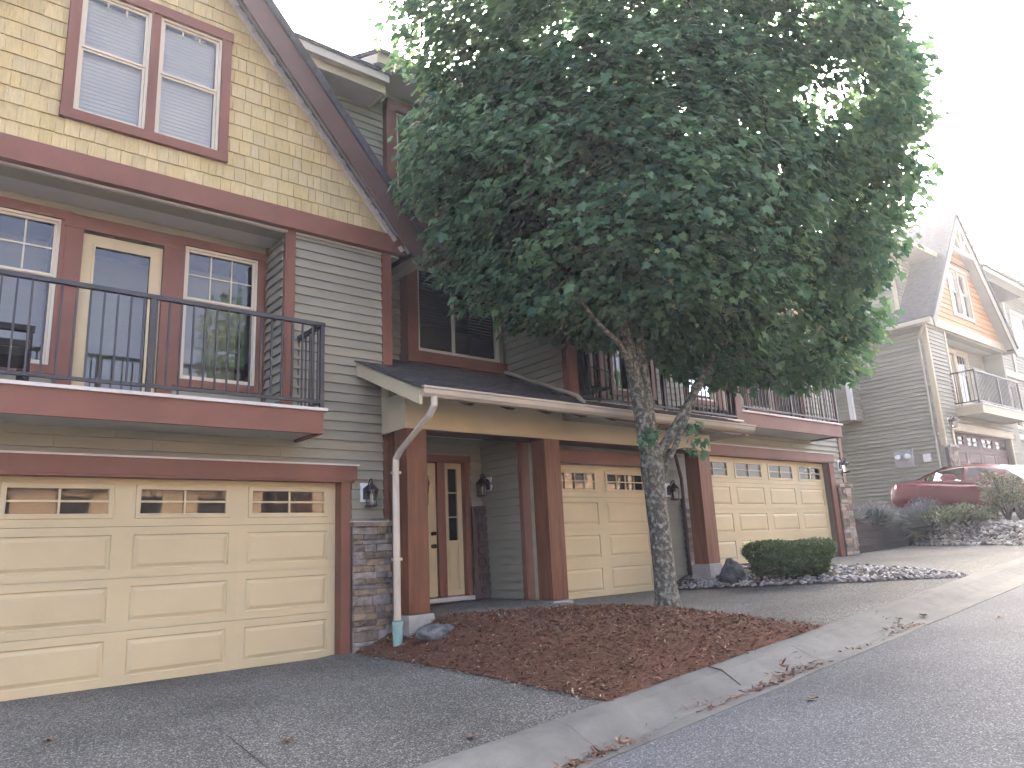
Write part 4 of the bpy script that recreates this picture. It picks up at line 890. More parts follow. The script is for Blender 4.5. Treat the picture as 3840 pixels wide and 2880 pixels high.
CE = np.array([  # lobes of the crown: centre, radii
    (8.0, 6.7, 6.75, 2.7, 2.5, 2.75), (6.6, 6.9, 5.45, 1.7, 1.5, 1.35), (6.2, 6.9, 4.95, 1.15, 1.1, .95), (5.7, 7.0, 6.0, 1.2, 1.1, 1.0), (5.35, 7.1, 8.2, 1.05, 1.0, .9), (10.0, 6.3, 5.6, 2.0, 1.8, 2.0), (9.55, 6.0, 4.4, 1.4, 1.2, .95),
    (10.7, 5.9, 4.75, 1.4, 1.3, 1.2), (6.2, 6.6, 8.5, 1.6, 1.6, 1.2), (10.3, 6.0, 7.5, 2.0, 1.7, 1.9), (8.0, 6.2, 9.0, 2.6, 2.3, 1.7), (11.2, 5.7, 6.4, 1.3, 1.2, 1.5), (8.0, 5.2, 5.6, 1.8, 1.1, 1.6), (6.5, 6.2, 9.2, 1.7, 1.6, 1.3),
    (9.7, 4.5, 7.1, 1.5, 1.4, 1.5), (10.1, 4.7, 5.9, 1.2, 1.2, 1.1), (9.2, 4.6, 8.5, 1.6, 1.5, 1.4), (10.7, 4.9, 7.8, 1.2, 1.2, 1.2), (10.9, 5.2, 5.1, .8, .8, .7), (10.3, 5.5, 4.05, 1.0, .9, .65)])
CE[:, 0] += x0-8.0; CE[:, 1] += y0-6.62
rg = np.random.default_rng(11)
NC = 3000
cc = crown_points(CE, NC, rg, .72, .12)
# a few low sprigs by the fork
cc = np.concatenate([cc, np.array([(x0-.34, y0-.25, z0+2.30), (x0-.42, y0-.2, z0+2.2), (x0+.5, y0-.35, z0+2.25), (x0+.62, y0-.3, z0+2.1), (x0+.42, y0-.35, z0+2.45)])]); csz = np.full(len(cc), .36); csz[-5:] = .15
ctr = np.array([x0, y0, z0+4.2]); P_, N_, D_, S_, I_ = [], [], [], [], []
for c, s in zip(cc, csz):
    k = rg.integers(20, 35) if s > .2 else 9
    u = rg.normal(size=(k, 3)); u /= np.linalg.norm(u, axis=1, keepdims=True); p = c+u*s*rg.random((k, 1))**.5*np.array([1.15, 1.15, .62])
    ow = p-ctr; ow[:, 2] *= .35; ow /= np.linalg.norm(ow, axis=1, keepdims=True)
    n = np.array([0, 0, .72])+ow*.85+rg.normal(size=(k, 3))*.38; t = ow*.7+np.array([0, 0, -.45])+rg.normal(size=(k, 3))*.45
    tt = np.clip(rg.normal(.36, .17, k)+rg.normal(0, .17)+.28*(p[:, 2]-c[2])/s, 0, .77)  # light variation painted into the clump tint, lighter towards each clump's top
    if rg.random() < .10: q = rg.random(k) < .22; tt[q] = rg.uniform(.84, .97, q.sum())
    P_.append(p); N_.append(n); D_.append(t); S_.append(np.where(tt > .8, .065, rg.uniform(.068, .155, k))); I_.append(tt)
P_, N_, D_, S_, I_ = map(np.concatenate, (P_, N_, D_, S_, I_))
dist = np.linalg.norm(P_-np.array([0, 0, EYE]), axis=1)/S_; order = np.argsort(dist); near, rest_ = order[:300], order[300:]
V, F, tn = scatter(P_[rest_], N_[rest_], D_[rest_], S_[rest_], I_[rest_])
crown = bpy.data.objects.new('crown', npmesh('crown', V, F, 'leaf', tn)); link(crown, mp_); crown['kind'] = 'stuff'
lm = npmesh('maple_leaf', LV, LF, 'leaf', np.zeros(len(LV)))
a_, t_, n_ = frames(N_[near], D_[near])
for k in range(300):
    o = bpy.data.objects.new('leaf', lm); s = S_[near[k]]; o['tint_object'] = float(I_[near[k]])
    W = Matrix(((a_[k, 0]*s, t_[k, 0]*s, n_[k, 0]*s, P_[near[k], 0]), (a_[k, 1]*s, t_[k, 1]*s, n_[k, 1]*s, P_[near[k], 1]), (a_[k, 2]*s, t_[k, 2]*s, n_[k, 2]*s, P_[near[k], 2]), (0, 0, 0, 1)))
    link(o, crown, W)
# twigs from the limbs to the clumps
tw = MB(); skel = []
for b_, _ in br+[([(x0-.22, y0, z0+2.8), (x0-.36, y0, z0+3.6), (x0-.40, y0, z0+4.6), (x0-.45, y0+.1, z0+6.0)], 0)]:
    for q0, q1 in zip(b_[:-1], b_[1:]):
        for t in np.linspace(0, 1, 7): skel.append(np.array(q0)*(1-t)+np.array(q1)*t)
skel = np.array(skel); nodes = list(skel)
tc = cc[rg.permutation(len(cc))[:420]]; tc = tc[np.argsort(np.linalg.norm(tc-np.array([x0, y0, z0+4.]), axis=1))]
for c in tc:                                        # each shoot grows from the nearest wood already there
    A_ = np.array(nodes); dd = np.linalg.norm(A_-c, axis=1)+1.2*np.maximum(0, A_[:, 2]-c[2]); j = int(np.argmin(dd)); s_ = A_[j]
    L_ = np.linalg.norm(c-s_); m1 = s_*.6+c*.4+rg.normal(size=3)*.06*L_+np.array([0, 0, .08*L_]); m2 = s_*.25+c*.75+rg.normal(size=3)*.05*L_+np.array([0, 0, .06*L_])
    r0 = .006+.010*min(1, L_); tw.tube([s_, m1, m2, c], [r0, r0*.75, r0*.5, r0*.3], 5, False); nodes += [m1, m2, c]
tw.obj('twigs', 'twig', mp_, True, fix=False, kind='stuff')
# ------------------------------------------------------------------ background trees
def far_tree(loc, h, r, n, label, seed, ls=.35, mat='leaf_bg'):
    rgx = np.random.default_rng(seed); x, y, z = loc; t = empty('deciduous_tree', loc, label, 'tree', 'trees beyond the houses')
    MB().tube([(x, y, z), (x+.1, y, z+h*.4), (x, y+.1, z+h*.8)], [r*.09, r*.06, r*.02], 8).obj('trunk', 'twig', t, True)
    E_ = np.array([(x+rgx.uniform(-.5, .5)*r, y+rgx.uniform(-.5, .5)*r, z+h*rgx.uniform(.45, .85), r*rgx.uniform(.4, .65), r*rgx.uniform(.4, .65), h*rgx.uniform(.13, .22)) for _ in range(8)])
    p = crown_points(E_, n, rgx, .5, .5); ow = p-np.array([x, y, z+h*.6]); ow /= np.linalg.norm(ow, axis=1, keepdims=True)
    V, F, tn = scatter(p, ow+rgx.normal(size=p.shape)*.8, rgx.normal(size=p.shape), rgx.uniform(ls*.6, ls, n), np.clip(rgx.normal(.5, .25, n), 0, 1))
    o = bpy.data.objects.new('crown', npmesh('crown', V, F, mat, tn)); link(o, t); o['kind'] = 'stuff'
far_tree((52, 13.9, 3.5), 15.2, 4.2, 4600, 'pale hazy tree standing beyond the roofs at the right edge', 21)
far_tree((44.5, 15.3, 3.3), 16.6, 3.2, 4000, 'pale hazy tree behind the far gable peak', 22)
far_tree((36, 15.5, 3.0), 14.2, 3.0, 3500, 'pale hazy tree left of the far gable behind the maple', 23)
far_tree((20.6, 15.2, 1.4), 12.0, 3.0, 6500, 'unseen leafy tree added in the gap behind the retaining wall to block sun', 26, ls=.3, mat='leaf')  # hidden tree added to shade the side walls and pad in the gap
far_tree((22.0, 20.5, 1.6), 14.0, 3.4, 6500, 'taller unseen leafy tree added behind the gap between the houses to block sun', 27, ls=.3, mat='leaf')  # second hidden tree, added to hold back sun and sky from behind
far_tree((10.6, -9.5, -.4), 13, 3.2, 3600, 'tall dark tree across the road, seen only as a window reflection', 24, ls=.3, mat='leaf')
far_tree((30, -9.5, 1.4), 11, 3.4, 4000, 'round dark tree across the upper road, seen only as a reflection', 25, ls=.3, mat='leaf')
# houses across the road, which the windows mirror
for k, (xa, xb, lab) in enumerate(((-16, -2, 'brown house across the road left of the camera'), (1, 15, 'brown house straight across the road behind the camera'), (18, 33, 'brown house across the upper road behind the camera'), (37, 52, 'brown house across the road, uphill of the others'))):
    zb = float(zk((xa+xb)/2))-.4; h = empty('opposite_house', ((xa+xb)/2, -22, zb), lab, 'house', 'houses across the road')
    piece('wall', 'brownwall', xa, xb, -31, -22, zb-1, zb+5.6, h)
    MB().prism([(-21.4, zb+5.5), (-26.5, zb+8.2), (-31.6, zb+5.5)], 'x', xa-.4, xb+.4).obj('roof', 'brickroof', h)
    for i in range(4):
        xx = xa+1.4+i*(xb-xa-2.8)/3.6
        for zz in (1.0, 3.5): piece('window', 'dark', xx, xx+1.4, -21.99, -21.95, zb+zz, zb+zz+1.3, h); 
# ------------------------------------------------------------------ hedge and plants
def leaf_cloud(name, par, P, N, size, tint, mat, TV=SV, TF=SF, rgx=rg, kind='stuff', droop=0.):
    V, F, tn = scatter(P, N, rgx.normal(size=P.shape)+np.array([0, 0, .6-droop]), size, tint, TV, TF); o = bpy.data.objects.new(name, npmesh(name, V, F, mat, tn)); link(o, par)
    if kind: o['kind'] = kind
    return o
def hedge(c, L, Wd, H, ang, label):
    rgx = np.random.default_rng(31); t = empty('boxwood_hedge', (c[0], c[1], float(G(*c))), label, 'hedge')
    n = 36000; ex = 7.
    u = rgx.normal(size=(n, 3)); u /= (np.abs(u)**ex).sum(1, keepdims=True)**(1/ex); r = 1-np.abs(rgx.normal(0, .05, (n, 1)))+np.where(rgx.random((n, 1)) < .04, rgx.uniform(.02, .09, (n, 1)), 0)
    w_ = 1+.05*np.sin(u[:, 0:1]*6+1)*np.sin(u[:, 2:3]*5)+.03*np.sin(u[:, 1:2]*9)
    p = u*r*w_*np.array([L/2, Wd/2, H/2]); tap = .88+.12*(p[:, 2:3]/(H/2)); p[:, :2] *= tap; nrm = u**3+rgx.normal(size=(n, 3))*.6
    ca, sa = math.cos(ang), math.sin(ang); Rm = np.array([[ca, -sa, 0], [sa, ca, 0], [0, 0, 1]])
    g = float(G(*c)); p = p@Rm.T+np.array([c[0], c[1], g+.08+H/2]); nrm = nrm@Rm.T
    k = u[:, 2] > -2
    leaf_cloud('foliage', t, p, nrm, rgx.uniform(.018, .036, n), np.clip(rgx.normal(.42, .22, n)+.15*u[:, 2], 0, .99), 'box', rgx=rgx)
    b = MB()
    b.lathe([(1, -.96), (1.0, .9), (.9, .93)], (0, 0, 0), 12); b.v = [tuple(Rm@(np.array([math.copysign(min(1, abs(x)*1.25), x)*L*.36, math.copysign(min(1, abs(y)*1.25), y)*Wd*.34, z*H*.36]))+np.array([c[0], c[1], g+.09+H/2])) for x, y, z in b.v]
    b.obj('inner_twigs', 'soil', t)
    for dx in (-.4, 0, .4):
        q = np.array([dx*L*.8, 0, 0])@Rm.T; MB().tube([(c[0]+q[0], c[1]+q[1], g-.02), (c[0]+q[0]+.03, c[1]+q[1], g+.25)], .025, 6).obj('stem', 'twig', t)
hedge((11.08, 6.62), 1.42, .60, .52, math.radians(-58), 'low clipped box hedge standing in the river rock bed')
def blades(name, c, z, r, h, n, label, seed, mat='lav', flower=.3, cat='plant', group=None):
    rgx = np.random.default_rng(seed); t = empty(name, (*c, z), label, cat, group); P, N, D, S_, I = [], [], [], [], []
    a = rgx.uniform(0, 6.283, n); q = rgx.random(n)**.6; base = np.stack([c[0]+.35*r*q*np.cos(a), c[1]+.35*r*q*np.sin(a), np.full(n, z)], 1)
    d = np.stack([np.cos(a)*q*r*.9, np.sin(a)*q*r*.9, h*(1.05-.35*q)*rgx.uniform(.7, 1.1, n)], 1)+rgx.normal(size=(n, 3))*.03
    TVb = np.array([(-.012, 0, 0), (.012, 0, 0), (.010, .5, 0), (-.010, .5, 0), (0, 1, 0)])
    L_ = np.linalg.norm(d, axis=1)
    TV_ = np.array([(-.02, 0, 0), (.02, 0, 0), (.024, .55, .03), (-.024, .55, .03), (0, 1., 0)]); TF_ = np.array([(0, 1, 2), (0, 2, 3), (3, 2, 4)])
    V, F, tn = scatter(base, rgx.normal(size=(n, 3)), d, L_, np.clip(rgx.normal(.4, .2, n), 0, .77), TV_, TF_)
    o = bpy.data.objects.new('foliage', npmesh('foliage', V, F, mat, tn)); link(o, t); o['kind'] = 'stuff'
    k = int(n*flower)
    if k:
        tipp = base[:k]+d[:k]; V, F, tn = scatter(tipp, rgx.normal(size=(k, 3)), d[:k], rgx.uniform(.05, .09, k), np.full(k, .97), SV*np.array([.45, 1, 1]), SF)
        o = bpy.data.objects.new('flower_spikes', npmesh('flower_spikes', V, F, mat, tn)); link(o, t); o['kind'] = 'stuff'
def bush(name, c, z, r, h, n, label, seed, mat='shrub', ls=.05, stems=8, cat='shrub'):
    rgx = np.random.default_rng(seed); t = empty(name, (*c, z), label, cat); x, y = c
    sm = MB()
    for k in range(stems):
        a = rgx.uniform(0, 6.28); q = rgx.uniform(.3, .8)*r; sm.tube([(x, y, z), (x+q*.5*math.cos(a), y+q*.5*math.sin(a), z+h*.45), (x+q*math.cos(a), y+q*math.sin(a), z+h*.85)], [.018, .012, .005], 5)
    sm.obj('stems', 'twig', t)
    E_ = np.array([(x+rgx.uniform(-.55, .55)*r, y+rgx.uniform(-.55, .55)*r, z+h*rgx.uniform(.4, .75), r*rgx.uniform(.3, .5), r*rgx.uniform(.3, .5), h*rgx.uniform(.18, .3)) for _ in range(11)])
    p = crown_points(E_, n, rgx, .5, .5)
    leaf_cloud('foliage', t, p, rgx.normal(size=p.shape)+np.array([0, 0, .7]), rgx.uniform(ls*.6, ls*1.1, n), np.clip(rgx.normal(.45, .25, n), 0, .95), mat, rgx=rgx)
# ------------------------------------------------------------------ raised bed on the right
def zbed(X, Y):
    """river-rock slope that climbs from the right-hand driveway to the parking pad"""
    X = np.asarray(X, float); Y = np.asarray(Y, float)
    d = (X-np.interp(Y, *zip(*DR))); t = np.clip(d/.85, 0, 1); t = t*t*(3-2*t)
    lo = G(np.minimum(X, np.interp(Y, *zip(*DR))), np.minimum(Y, 8.7)); hi = np.maximum(zpad(X, Y), lo)
    return lo*(1-t)+hi*t
def zpad(X, Y): return 1.50+.085*(np.asarray(Y, float)-9.2)+.045*np.clip(np.asarray(X, float)-22.5, 0, 30)
slope = []
ys = np.linspace(KY, 9.0, 30)
V = []
for y in ys:
    a = np.interp(y, *zip(*DR)); xs = np.concatenate([np.linspace(a-.02, a+2.6, 20), np.linspace(a+3, 48, 10)])
    if y > 8.75: xs = np.linspace(20.45, 48, 30)
    V.append(np.stack([xs, np.full(30, y), zbed(xs, y)+.005], 1))
V = np.concatenate(V); i = np.arange(900).reshape(30, 30); F = np.stack([i[:-1, :-1].ravel(), i[:-1, 1:].ravel(), i[1:, 1:].ravel(), i[1:, :-1].ravel()], 1)
o = bpy.data.objects.new('planting_slope', npmesh('planting_slope', V, F, 'soil', smooth=True)); link(o); o['kind'] = 'structure'
slope_sheet('side_yard', 'soil', 17.65, 24, 8.96, 16, lambda X, Y: 1.42+.05*(Y-9)+0*X, 8, 8)
rw_ = empty('retaining_wall', (19, 8.85, .7), 'dark weathered timber retaining wall right of the stone corner', 'retaining wall')
for k in range(6):
    z = .62+.152*k; x1 = 20.42 if k < 5 else 18.75
    piece('timber', 'timber', 17.68, x1+random.uniform(-.02, .02), 8.80+.008*k, 8.95, z, z+.147, rw_)
for k in range(5): z = .62+.152*k; piece('timber', 'timber', 20.28+.004*k, 20.43, 8.955, 10.4, z, z+.147, rw_)
piece('end_post', 'timber', 20.43, 20.56, 8.74, 8.9, .5, 1.42, rw_)
st_ = MB().tube([(20.72, 8.55, .74), (20.60, 8.68, 1.28)], .045, 8).obj('wooden_stake', 'amber', None); tag(st_, 'short amber stake leaning on the end of the timber retaining wall', 'stake')
blades('lavender_plant', (18.2, 9.25), 1.46, .42, .42, 900, 'sparse lavender clump above the retaining wall nearest the stone corner', 41, flower=.15, group='lavender clumps')
blades('lavender_plant', (19.55, 9.15), 1.42, .45, .5, 1100, 'small grey-green lavender clump on the bed left of the red car tail', 42, group='lavender clumps')
blades('lavender_plant', (20.72, 8.3), float(zbed(20.72, 8.3)), .55, .66, 2400, 'full grey-green lavender clump in front of the red car rear door', 43, group='lavender clumps')
bush('low_shrub', (20.05, 7.55), float(zbed(20.05, 7.55)), .55, .5, 1700, 'small dark green shrub between the lavender and the sprawling shrub', 53, mat='shrub', ls=.07)
bush('low_shrub', (19.3, 6.85), float(zbed(19.3, 6.85)), .75, .55, 2200, 'low dark green shrub sprawling on the river rocks', 51, mat='shrub', ls=.085)
bush('twiggy_shrub', (19.75, 6.15), float(zbed(19.75, 6.15)), .75, 1.25, 3600, 'tall twiggy shrub at the right edge hiding the car nose', 52, ls=.055, stems=16)
# ------------------------------------------------------------------ red sedan
CW = Matrix.Translation((21.1, 9.45, 1.50)) @ Matrix.Rotation(math.atan2(-.97, -.25), 4, 'Z') @ Matrix.Rotation(math.radians(4.5), 4, 'Y') @ Matrix.Translation((0, .875, 0))
# local: x forward from the tail, y left, right side (y<0) is towards the camera
car = bpy.data.objects.new('parked_car', None); link(car, None, CW); tag(car, 'dark red sedan parked above the rocks in front of the far house', 'car')
def cadd(b, n, m, smooth=False, par=None, sub=0):
    b.v = [tuple(CW @ Vector(v)) for v in b.v]; o = b.obj(n, m, par or car, smooth)
    if sub: md = o.modifiers.new('sub', 'SUBSURF'); md.levels = md.render_levels = sub
    return o
st = [(0.0, .40, .80, .74, .60), (.06, .30, .98, .84, .72), (.35, .26, 1.03, .875, .80), (.9, .25, 1.04, .885, .81), (1.4, .24, 1.00, .89, .82), (2.4, .23, .96, .89, .83), (3.3, .23, .93, .885, .82), (3.9, .25, .86, .87, .76), (4.4, .28, .76, .80, .66), (4.62, .38, .62, .62, .5)]
b = MB()
for (x, zl, zt_, wd, wt) in st:
    h = [(wd*.80, zl), (wd*.97, zl+.12), (wd, zl+(zt_-zl)*.5), (wd*.985, zl+(zt_-zl)*.78), (wt, zt_-.015), (wt*.55, zt_+.012)]
    b.v += [(x, -y, z) for y, z in h]+[(x, y, z) for y, z in reversed(h)]
n = 12
for k in range(len(st)-1):
    for j in range(n): b.f.append((k*n+j, k*n+(j+1) % n, (k+1)*n+(j+1) % n, (k+1)*n+j))
b.f.append(tuple(range(n))); b.f.append(tuple(reversed(range((len(st)-1)*n, len(st)*n))))
cadd(b, 'body', 'carpaint', True, sub=2)
ca = [(.62, 1.0, .70, 1.02, .70), (1.05, 1.01, .74, 1.22, .62), (1.5, .99, .765, 1.39, .57), (2.0, .97, .775, 1.445, .56), (2.5, .955, .775, 1.44, .56), (2.95, .94, .77, 1.36, .57), (3.35, .92, .75, 1.16, .63), (3.7, .91, .72, .93, .70)]
b = MB()
for (x, zb, wb, zt_, wt) in ca: b.v += [(x, -wb, zb), (x, -wt, zt_-.05), (x, -wt*.75, zt_), (x, wt*.75, zt_), (x, wt, zt_-.05), (x, wb, zb)]
for k in range(len(ca)-1):
    for j in range(5): b.f.append((k*6+j, k*6+j+1, (k+1)*6+j+1, (k+1)*6+j))
cadd(b, 'cabin', 'carpaint', True, sub=2)
def sidept(x, z, s):
    import bisect
    xs = [c[0] for c in ca]; zb = np.interp(x, xs, [c[1] for c in ca]); wb = np.interp(x, xs, [c[2] for c in ca]); zt_ = np.interp(x, xs, [c[3] for c in ca])-.05; wt = np.interp(x, xs, [c[4] for c in ca])
    t = (z-zb)/max(.05, zt_-zb); return (x, s*((wb*(1-t)+wt*t)+.004), z)
for s in (-1, 1):
    for nm, poly in (('rear_quarter_window', [(.98, 1.05), (1.26, 1.05), (1.26, 1.235)]), ('rear_door_window', [(1.31, 1.04), (2.08, 1.02), (2.08, 1.365), (1.62, 1.345), (1.31, 1.255)]), ('front_door_window', [(2.18, 1.015), (3.18, .99), (2.78, 1.29), (2.5, 1.36), (2.18, 1.365)])):
        b = MB(); b.add([sidept(x, z, s) for x, z in poly], [tuple(range(len(poly)))]); cadd(b, nm, 'carglass')
    for x in (.95, 3.72):
        b = MB(); b.tube([(x, s*.70, .31), (x, s*.90, .31)], .315, 24); wh = cadd(b, 'wheel', 'rubber'); b = MB(); b.tube([(x, s*.88, .31), (x, s*.908, .31)], [.20, .19], 20); cadd(b, 'rim', 'chrome', par=wh)
    b = MB(); b.add([(.01, s*.60, .70), (.01, s*.75, .72), (.30, s*.862, .86), (.28, s*.835, .97), (.06, s*.70, .95)], [(0, 1, 2, 3, 4)]); cadd(b, 'tail_light', 'taillight')
    for x in (1.45, 2.35): b = MB().box(x, x+.2, s*.885-.012, s*.885+.012, .845, .875); cadd(b, 'door_handle', 'carpaint')
    b = MB().box(3.02, 3.14, s*.86-.08, s*.86+.10, .98, 1.10); cadd(b, 'wing_mirror', 'carpaint')
b = MB(); b.add([(3.66, -.66, .955), (3.66, .66, .955), (2.94, .52, 1.375), (2.94, -.52, 1.375)], [(0, 1, 2, 3)]); cadd(b, 'windscreen', 'carglass')
b = MB(); b.add([(.68, -.62, 1.055), (.68, .62, 1.055), (1.46, .50, 1.40), (1.46, -.50, 1.40)], [(0, 1, 2, 3)]); cadd(b, 'rear_windscreen', 'carglass')
slope_sheet('parking_pad', 'agg', 21.2, 46, 4.6, 9.8, lambda X, Y: zpad(X, Y)+.006, 40, 8)
# ------------------------------------------------------------------ utilities on the far side wall
em = empty('electric_meter', (XW, 9.85, 3.3), 'pair of round grey electric meters on the far grey side wall', 'electric meter')
MB().box(XW-.11, XW-.018, 9.60, 10.15, 3.10, 3.62).obj('meter_box', 'meter', em)
for y in (9.74, 10.01):
    b = MB().tube([(XW-.11, y, 3.40), (XW-.21, y, 3.40), (XW-.23, y, 3.40)], [.085, .085, .07], 18).obj('meter_dome', 'white', em, True)
jb = MB().box(XW-.10, XW-.018, 9.12, 9.32, 3.18, 3.42).box(XW-.105, XW-.10, 9.13, 9.31, 3.19, 3.41).obj('utility_box', 'white', None); tag(jb, 'small pale utility box beside the far downspout', 'utility box')
hr = MB().tube([(17.9, 9.6, 3.05), (18.2, 9.6, 2.95), (18.75, 9.6, 2.62), (19.05, 9.6, 2.60), (19.05, 9.6, 1.45)], .03, 8).obj('handrail', 'black', None, True); tag(hr, 'bent black handrail behind the stone corner', 'handrail')
# ------------------------------------------------------------------ balcony furniture
ch = empty('wicker_chair', (.55, 8.5, 2.86), 'dark wicker chair on the near balcony at the left edge', 'chair')
MB().box(.25, .82, 8.25, 8.8, 3.20, 3.28).obj('seat', 'wicker', ch); MB().prism([(.20, 3.22), (.30, 3.22), (.36, 3.78), (.27, 3.78)], 'y', 8.2, 8.8).obj('backrest', 'wicker', ch)
for y in (8.2, 8.78): MB().prism([(.25, 3.44), (.84, 3.44), (.84, 3.50), (.25, 3.50)], 'y', y, y+.07).obj('arm', 'wicker', ch)
for x, y in ((.27, 8.22), (.80, 8.22), (.27, 8.80), (.80, 8.80)): piece('leg', 'wicker', x-.025, x+.025, y-.025, y+.025, 2.858, 3.45, ch)
ch = empty('patio_chair', (8.75, 8.4, 3.29), 'dark sling patio chair with curved pale arms on the middle balcony', 'chair')
MB().prism([(8.45, 3.66), (8.95, 3.70), (8.95, 3.73), (8.45, 3.69)], 'y', 8.15, 8.7).obj('seat', 'fabric_dark', ch); MB().prism([(8.42, 3.68), (8.46, 3.68), (8.33, 4.25), (8.29, 4.25)], 'y', 8.15, 8.7).obj('backrest', 'fabric_dark', ch)
for y in (8.12, 8.73): MB().tube([(8.36, y, 4.0), (8.62, y, 4.0), (8.85, y, 3.95), (8.98, y, 3.8), (9.0, y, 3.55), (8.95, y, 3.30)], .014, 8).obj('arm', 'chrome', ch, True); MB().tube([(8.5, y, 3.68), (8.35, y, 3.30)], .014, 8).obj('leg', 'chrome', ch)
# ------------------------------------------------------------------ river rocks, bark chips, litter
def ico(sub=1):
    bm = bmesh.new(); bmesh.ops.create_icosphere(bm, subdivisions=sub, radius=1); bm.verts.ensure_lookup_table(); V = np.array([v.co[:] for v in bm.verts]); F = np.array([[v.index for v in f.verts] for f in bm.faces]); bm.free(); return V, F
IV, IF = ico(1)
def rocks(name, xy, zf, rgx, smin, smax, mat='river', lab=None):
    n = len(xy); s = rgx.uniform(smin, smax, n)*rgx.uniform(.6, 1.2, n); sc = np.stack([s, s*rgx.uniform(.6, .95, n), s*rgx.uniform(.35, .6, n)], 1)
    a = rgx.uniform(0, 6.28, n); c, si = np.cos(a), np.sin(a)
    L_ = IV[None]*sc[:, None]*(1+.18*rgx.normal(size=(n, len(IV), 1))*.6)
    tl = rgx.normal(size=(n, 2))*.35
    x = L_[..., 0]*c[:, None]-L_[..., 1]*si[:, None]; y = L_[..., 0]*si[:, None]+L_[..., 1]*c[:, None]; z = L_[..., 2]+x*tl[:, :1]+y*tl[:, 1:]
    V = np.stack([x+xy[:, 0:1], y+xy[:, 1:2], z+(zf(xy[:, 0], xy[:, 1])+sc[:, 2]*.55)[:, None]], 2).reshape(-1, 3); F = (IF[None]+(np.arange(n)*len(IV))[:, None, None]).reshape(-1, 3)
    o = bpy.data.objects.new(name, npmesh(name, V, F, mat, np.repeat(rgx.random(n), len(IV)), smooth=True)); link(o); o['kind'] = 'stuff'; return tag(o, lab, 'rocks')
def between(L_, R_, n, y0, y1, rgx, dens=None):
    y = rgx.uniform(y0, y1, n*3); a = np.interp(y, *zip(*L_)); b_ = np.interp(y, *zip(*R_)); wmax = (b_-a).max(); k = rgx.random(n*3) < np.maximum(b_-a, .05)/wmax
    y = y[k][:n]; a, b_ = a[k][:n], b_[k][:n]; x = a+(b_-a)*rgx.random(len(y)); return np.stack([x, y], 1)
rk = np.random.default_rng(61)
rocks('river_rocks', between([(a, b-.08*math.sin(a*9)) for a, b in RL], [(a, b+.06) for a, b in RR], 3600, 4.45, 8.6, rk), lambda X, Y: G(X, Y)+.006, rk, .022, .055, lab='pale river rocks spread around the clipped hedge')
DR2 = [(a, b_+2.2) for a, b_ in DR]
rocks('river_rocks', between(DR, DR2, 3600, 4.6, 8.7, rk), lambda X, Y: zbed(X, Y)+.005, rk, .035, .075, lab='pale river rocks on the slope right of the retaining wall')
CV = np.array([(-.10, 0, 0), (.10, 0, 0), (.14, .5, .03), (-.14, .5, .03), (.05, 1, 0), (-.05, 1, 0)]); CF = np.array([(0, 1, 2), (0, 2, 3), (3, 2, 4), (3, 4, 5)])
_mz = mulch.data; _co = np.empty(len(_mz.vertices)*3, np.float32); _mz.vertices.foreach_get('co', _co); _co = _co.reshape(-1, 3)
def chips(name, xy, z, n, rgx, smin, smax, pale, lab, cat):
    N_ = rgx.normal(size=(n, 3))*.30+np.array([0, 0, 1]); t = rgx.normal(size=(n, 3)); ti = np.clip(rgx.normal(.35, .25, n), 0, .78); q = rgx.random(n) < pale; ti[q] = rgx.uniform(.8, 1, q.sum())
    V, F, tn = scatter(np.column_stack([xy, z+rgx.uniform(.0, .018, n)]), N_, t, rgx.uniform(smin, smax, n), ti, CV, CF); o = bpy.data.objects.new(name, npmesh(name, V, F, 'chip', tn)); link(o); o['kind'] = 'stuff'; return tag(o, lab, cat)
def mulch_z(xy):
    out = np.empty(len(xy))
    for s in range(0, len(xy), 2000):
        d = ((xy[s:s+2000, None]-_co[None, :, :2])**2).sum(2); j = np.argpartition(d, 3, axis=1)[:, :3]; w_ = 1/(np.take_along_axis(d, j, 1)+1e-4); out[s:s+2000] = (w_*_co[j, 2]).sum(1)/w_.sum(1)
    return out
xy = between([(a, b-.03) for a, b in ML], [(a, b+.04) for a, b in MR], 26000, 4.40, 8.58, rk); chips('bark_chips', xy, mulch_z(xy)+.000, len(xy), rk, .015, .062, .05, 'red brown bark chips covering the bed under the maple', 'bark chips')
# litter washed into the gutter and along the mulch edge
n = 1100; gx = rk.uniform(3.2, 8.9, n); k_ = np.sin(gx*2.3)+.6*np.sin(gx*5.1+1)+rk.normal(0, .5, n) > -.1; gx = gx[k_]; n = len(gx); gy = 3.80+np.abs(rk.normal(0, .11, n))*(1+.5*np.sin(gx*3))
gz = np.interp(gy, [3.74, 3.9, 4.0, 4.1, 4.22], [-.104, -.106, -.09, -.055, 0])+zk(gx)
chips('gutter_litter', np.stack([gx, gy], 1), gz, n, rk, .03, .075, .06, 'bark chips and dry leaf litter washed into the gutter', 'leaf litter')
n = 420; gy = rk.uniform(4.6, 8.4, n); gx = np.interp(gy, *zip(*ML))-np.abs(rk.normal(0, .05, n)); chips('edge_litter', np.stack([gx, gy], 1), G(gx, gy)+.002, n, rk, .02, .06, .35, 'pale leaf litter along the edge of the near driveway', 'leaf litter')
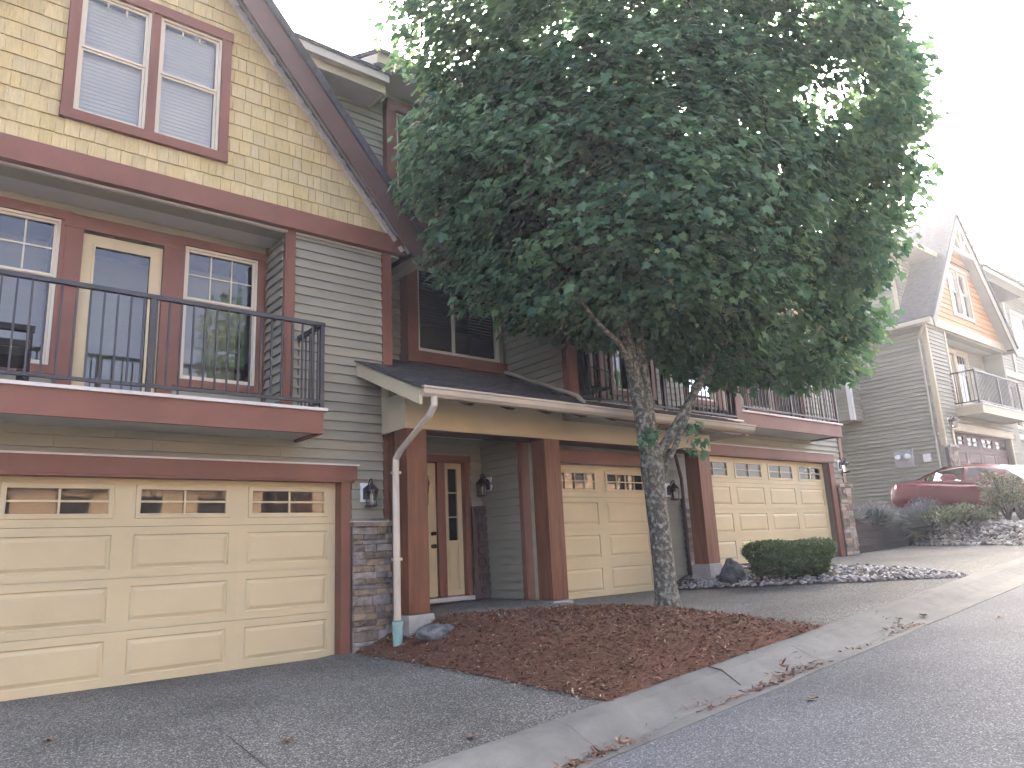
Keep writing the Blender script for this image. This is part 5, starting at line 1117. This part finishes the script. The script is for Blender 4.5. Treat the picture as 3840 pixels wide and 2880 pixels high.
def fallen(n, pts, lab, grp, seed):
    rgx = np.random.default_rng(seed)
    for (x, y, l) in pts:
        z = float(G(x, y)) if y > KY else (float(zroad(x, y)) if y < 3.75 else float(zk(x))+float(np.interp(y, [3.74, 3.9, 4.0, 4.1, 4.22, 4.42], [-.104, -.106, -.09, -.055, 0, .012])))
        s = rgx.uniform(.07, .11); a = rgx.uniform(0, 6.28)
        V = LV*np.array([s, s, -s*1.6])+np.array([0, -.4*s, 0]); V[:, 2] -= V[:, 2].min(); V[:, 2] += .03*s+rgx.random(len(V))*.12*s
        me = npmesh('fallen_leaf', V, LF, 'dryleaf'); o = bpy.data.objects.new('fallen_leaf', me); link(o, None, Matrix.Translation((x, y, z+.003)) @ Matrix.Rotation(a, 4, 'Z')); tag(o, l, 'fallen leaf', grp)
fallen(0, [(3.85, 2.15, 'yellowish curled leaf lying alone on the asphalt near the gutter'), (1.05, 6.9, 'curled dry leaf on the near driveway left of the joint'), (2.35, 5.55, 'pale dry leaf on the near driveway beside the long joint'), (2.2, 8.1, 'dry leaf close to the foot of the near garage door'),
           (9.4, 3.2, 'small dark leaf on the asphalt farthest up the road'), (8.9, 4.05, 'brown leaf on the pale kerb past the mulch'), (9.3, 3.95, 'smaller brown leaf further up the pale kerb'), (3.3, 4.6, 'pale leaf scrap on the near driveway close to the kerb'), (5.6, 3.3, 'dry leaf on the asphalt beside the littered gutter')], '', None, 71)
stk = MB().tube([(5.75, 4.36, float(zk(5.75))+.03), (5.72, 4.2, float(zk(5.7))+.02), (5.66, 3.98, float(zk(5.66))-.07)], [.006, .007, .004], 6).obj('fallen_twig', 'twig', None); tag(stk, 'thin dark twig lying across the kerb from the mulch', 'twig')

# ------------------------------------------------------------------ smoky air, also imitating the veil of lens glare
hz = MB().box(-60, 90, -50, 70, -6, 22).obj('haze', 'soil', None); hz['kind'] = 'stuff'
hm = bpy.data.materials.new('smoke_and_glare'); hm.use_nodes = True; ht = hm.node_tree; ht.nodes.remove(ht.nodes['Principled BSDF'])
pv = ht.nodes.new('ShaderNodeVolumePrincipled'); pv.inputs['Color'].default_value = (.93, .95, .97, 1); pv.inputs['Density'].default_value = .0029; pv.inputs['Anisotropy'].default_value = .4
ht.links.new(pv.outputs[0], ht.nodes['Material Output'].inputs['Volume']); hz.data.materials.clear(); hz.data.materials.append(hm)
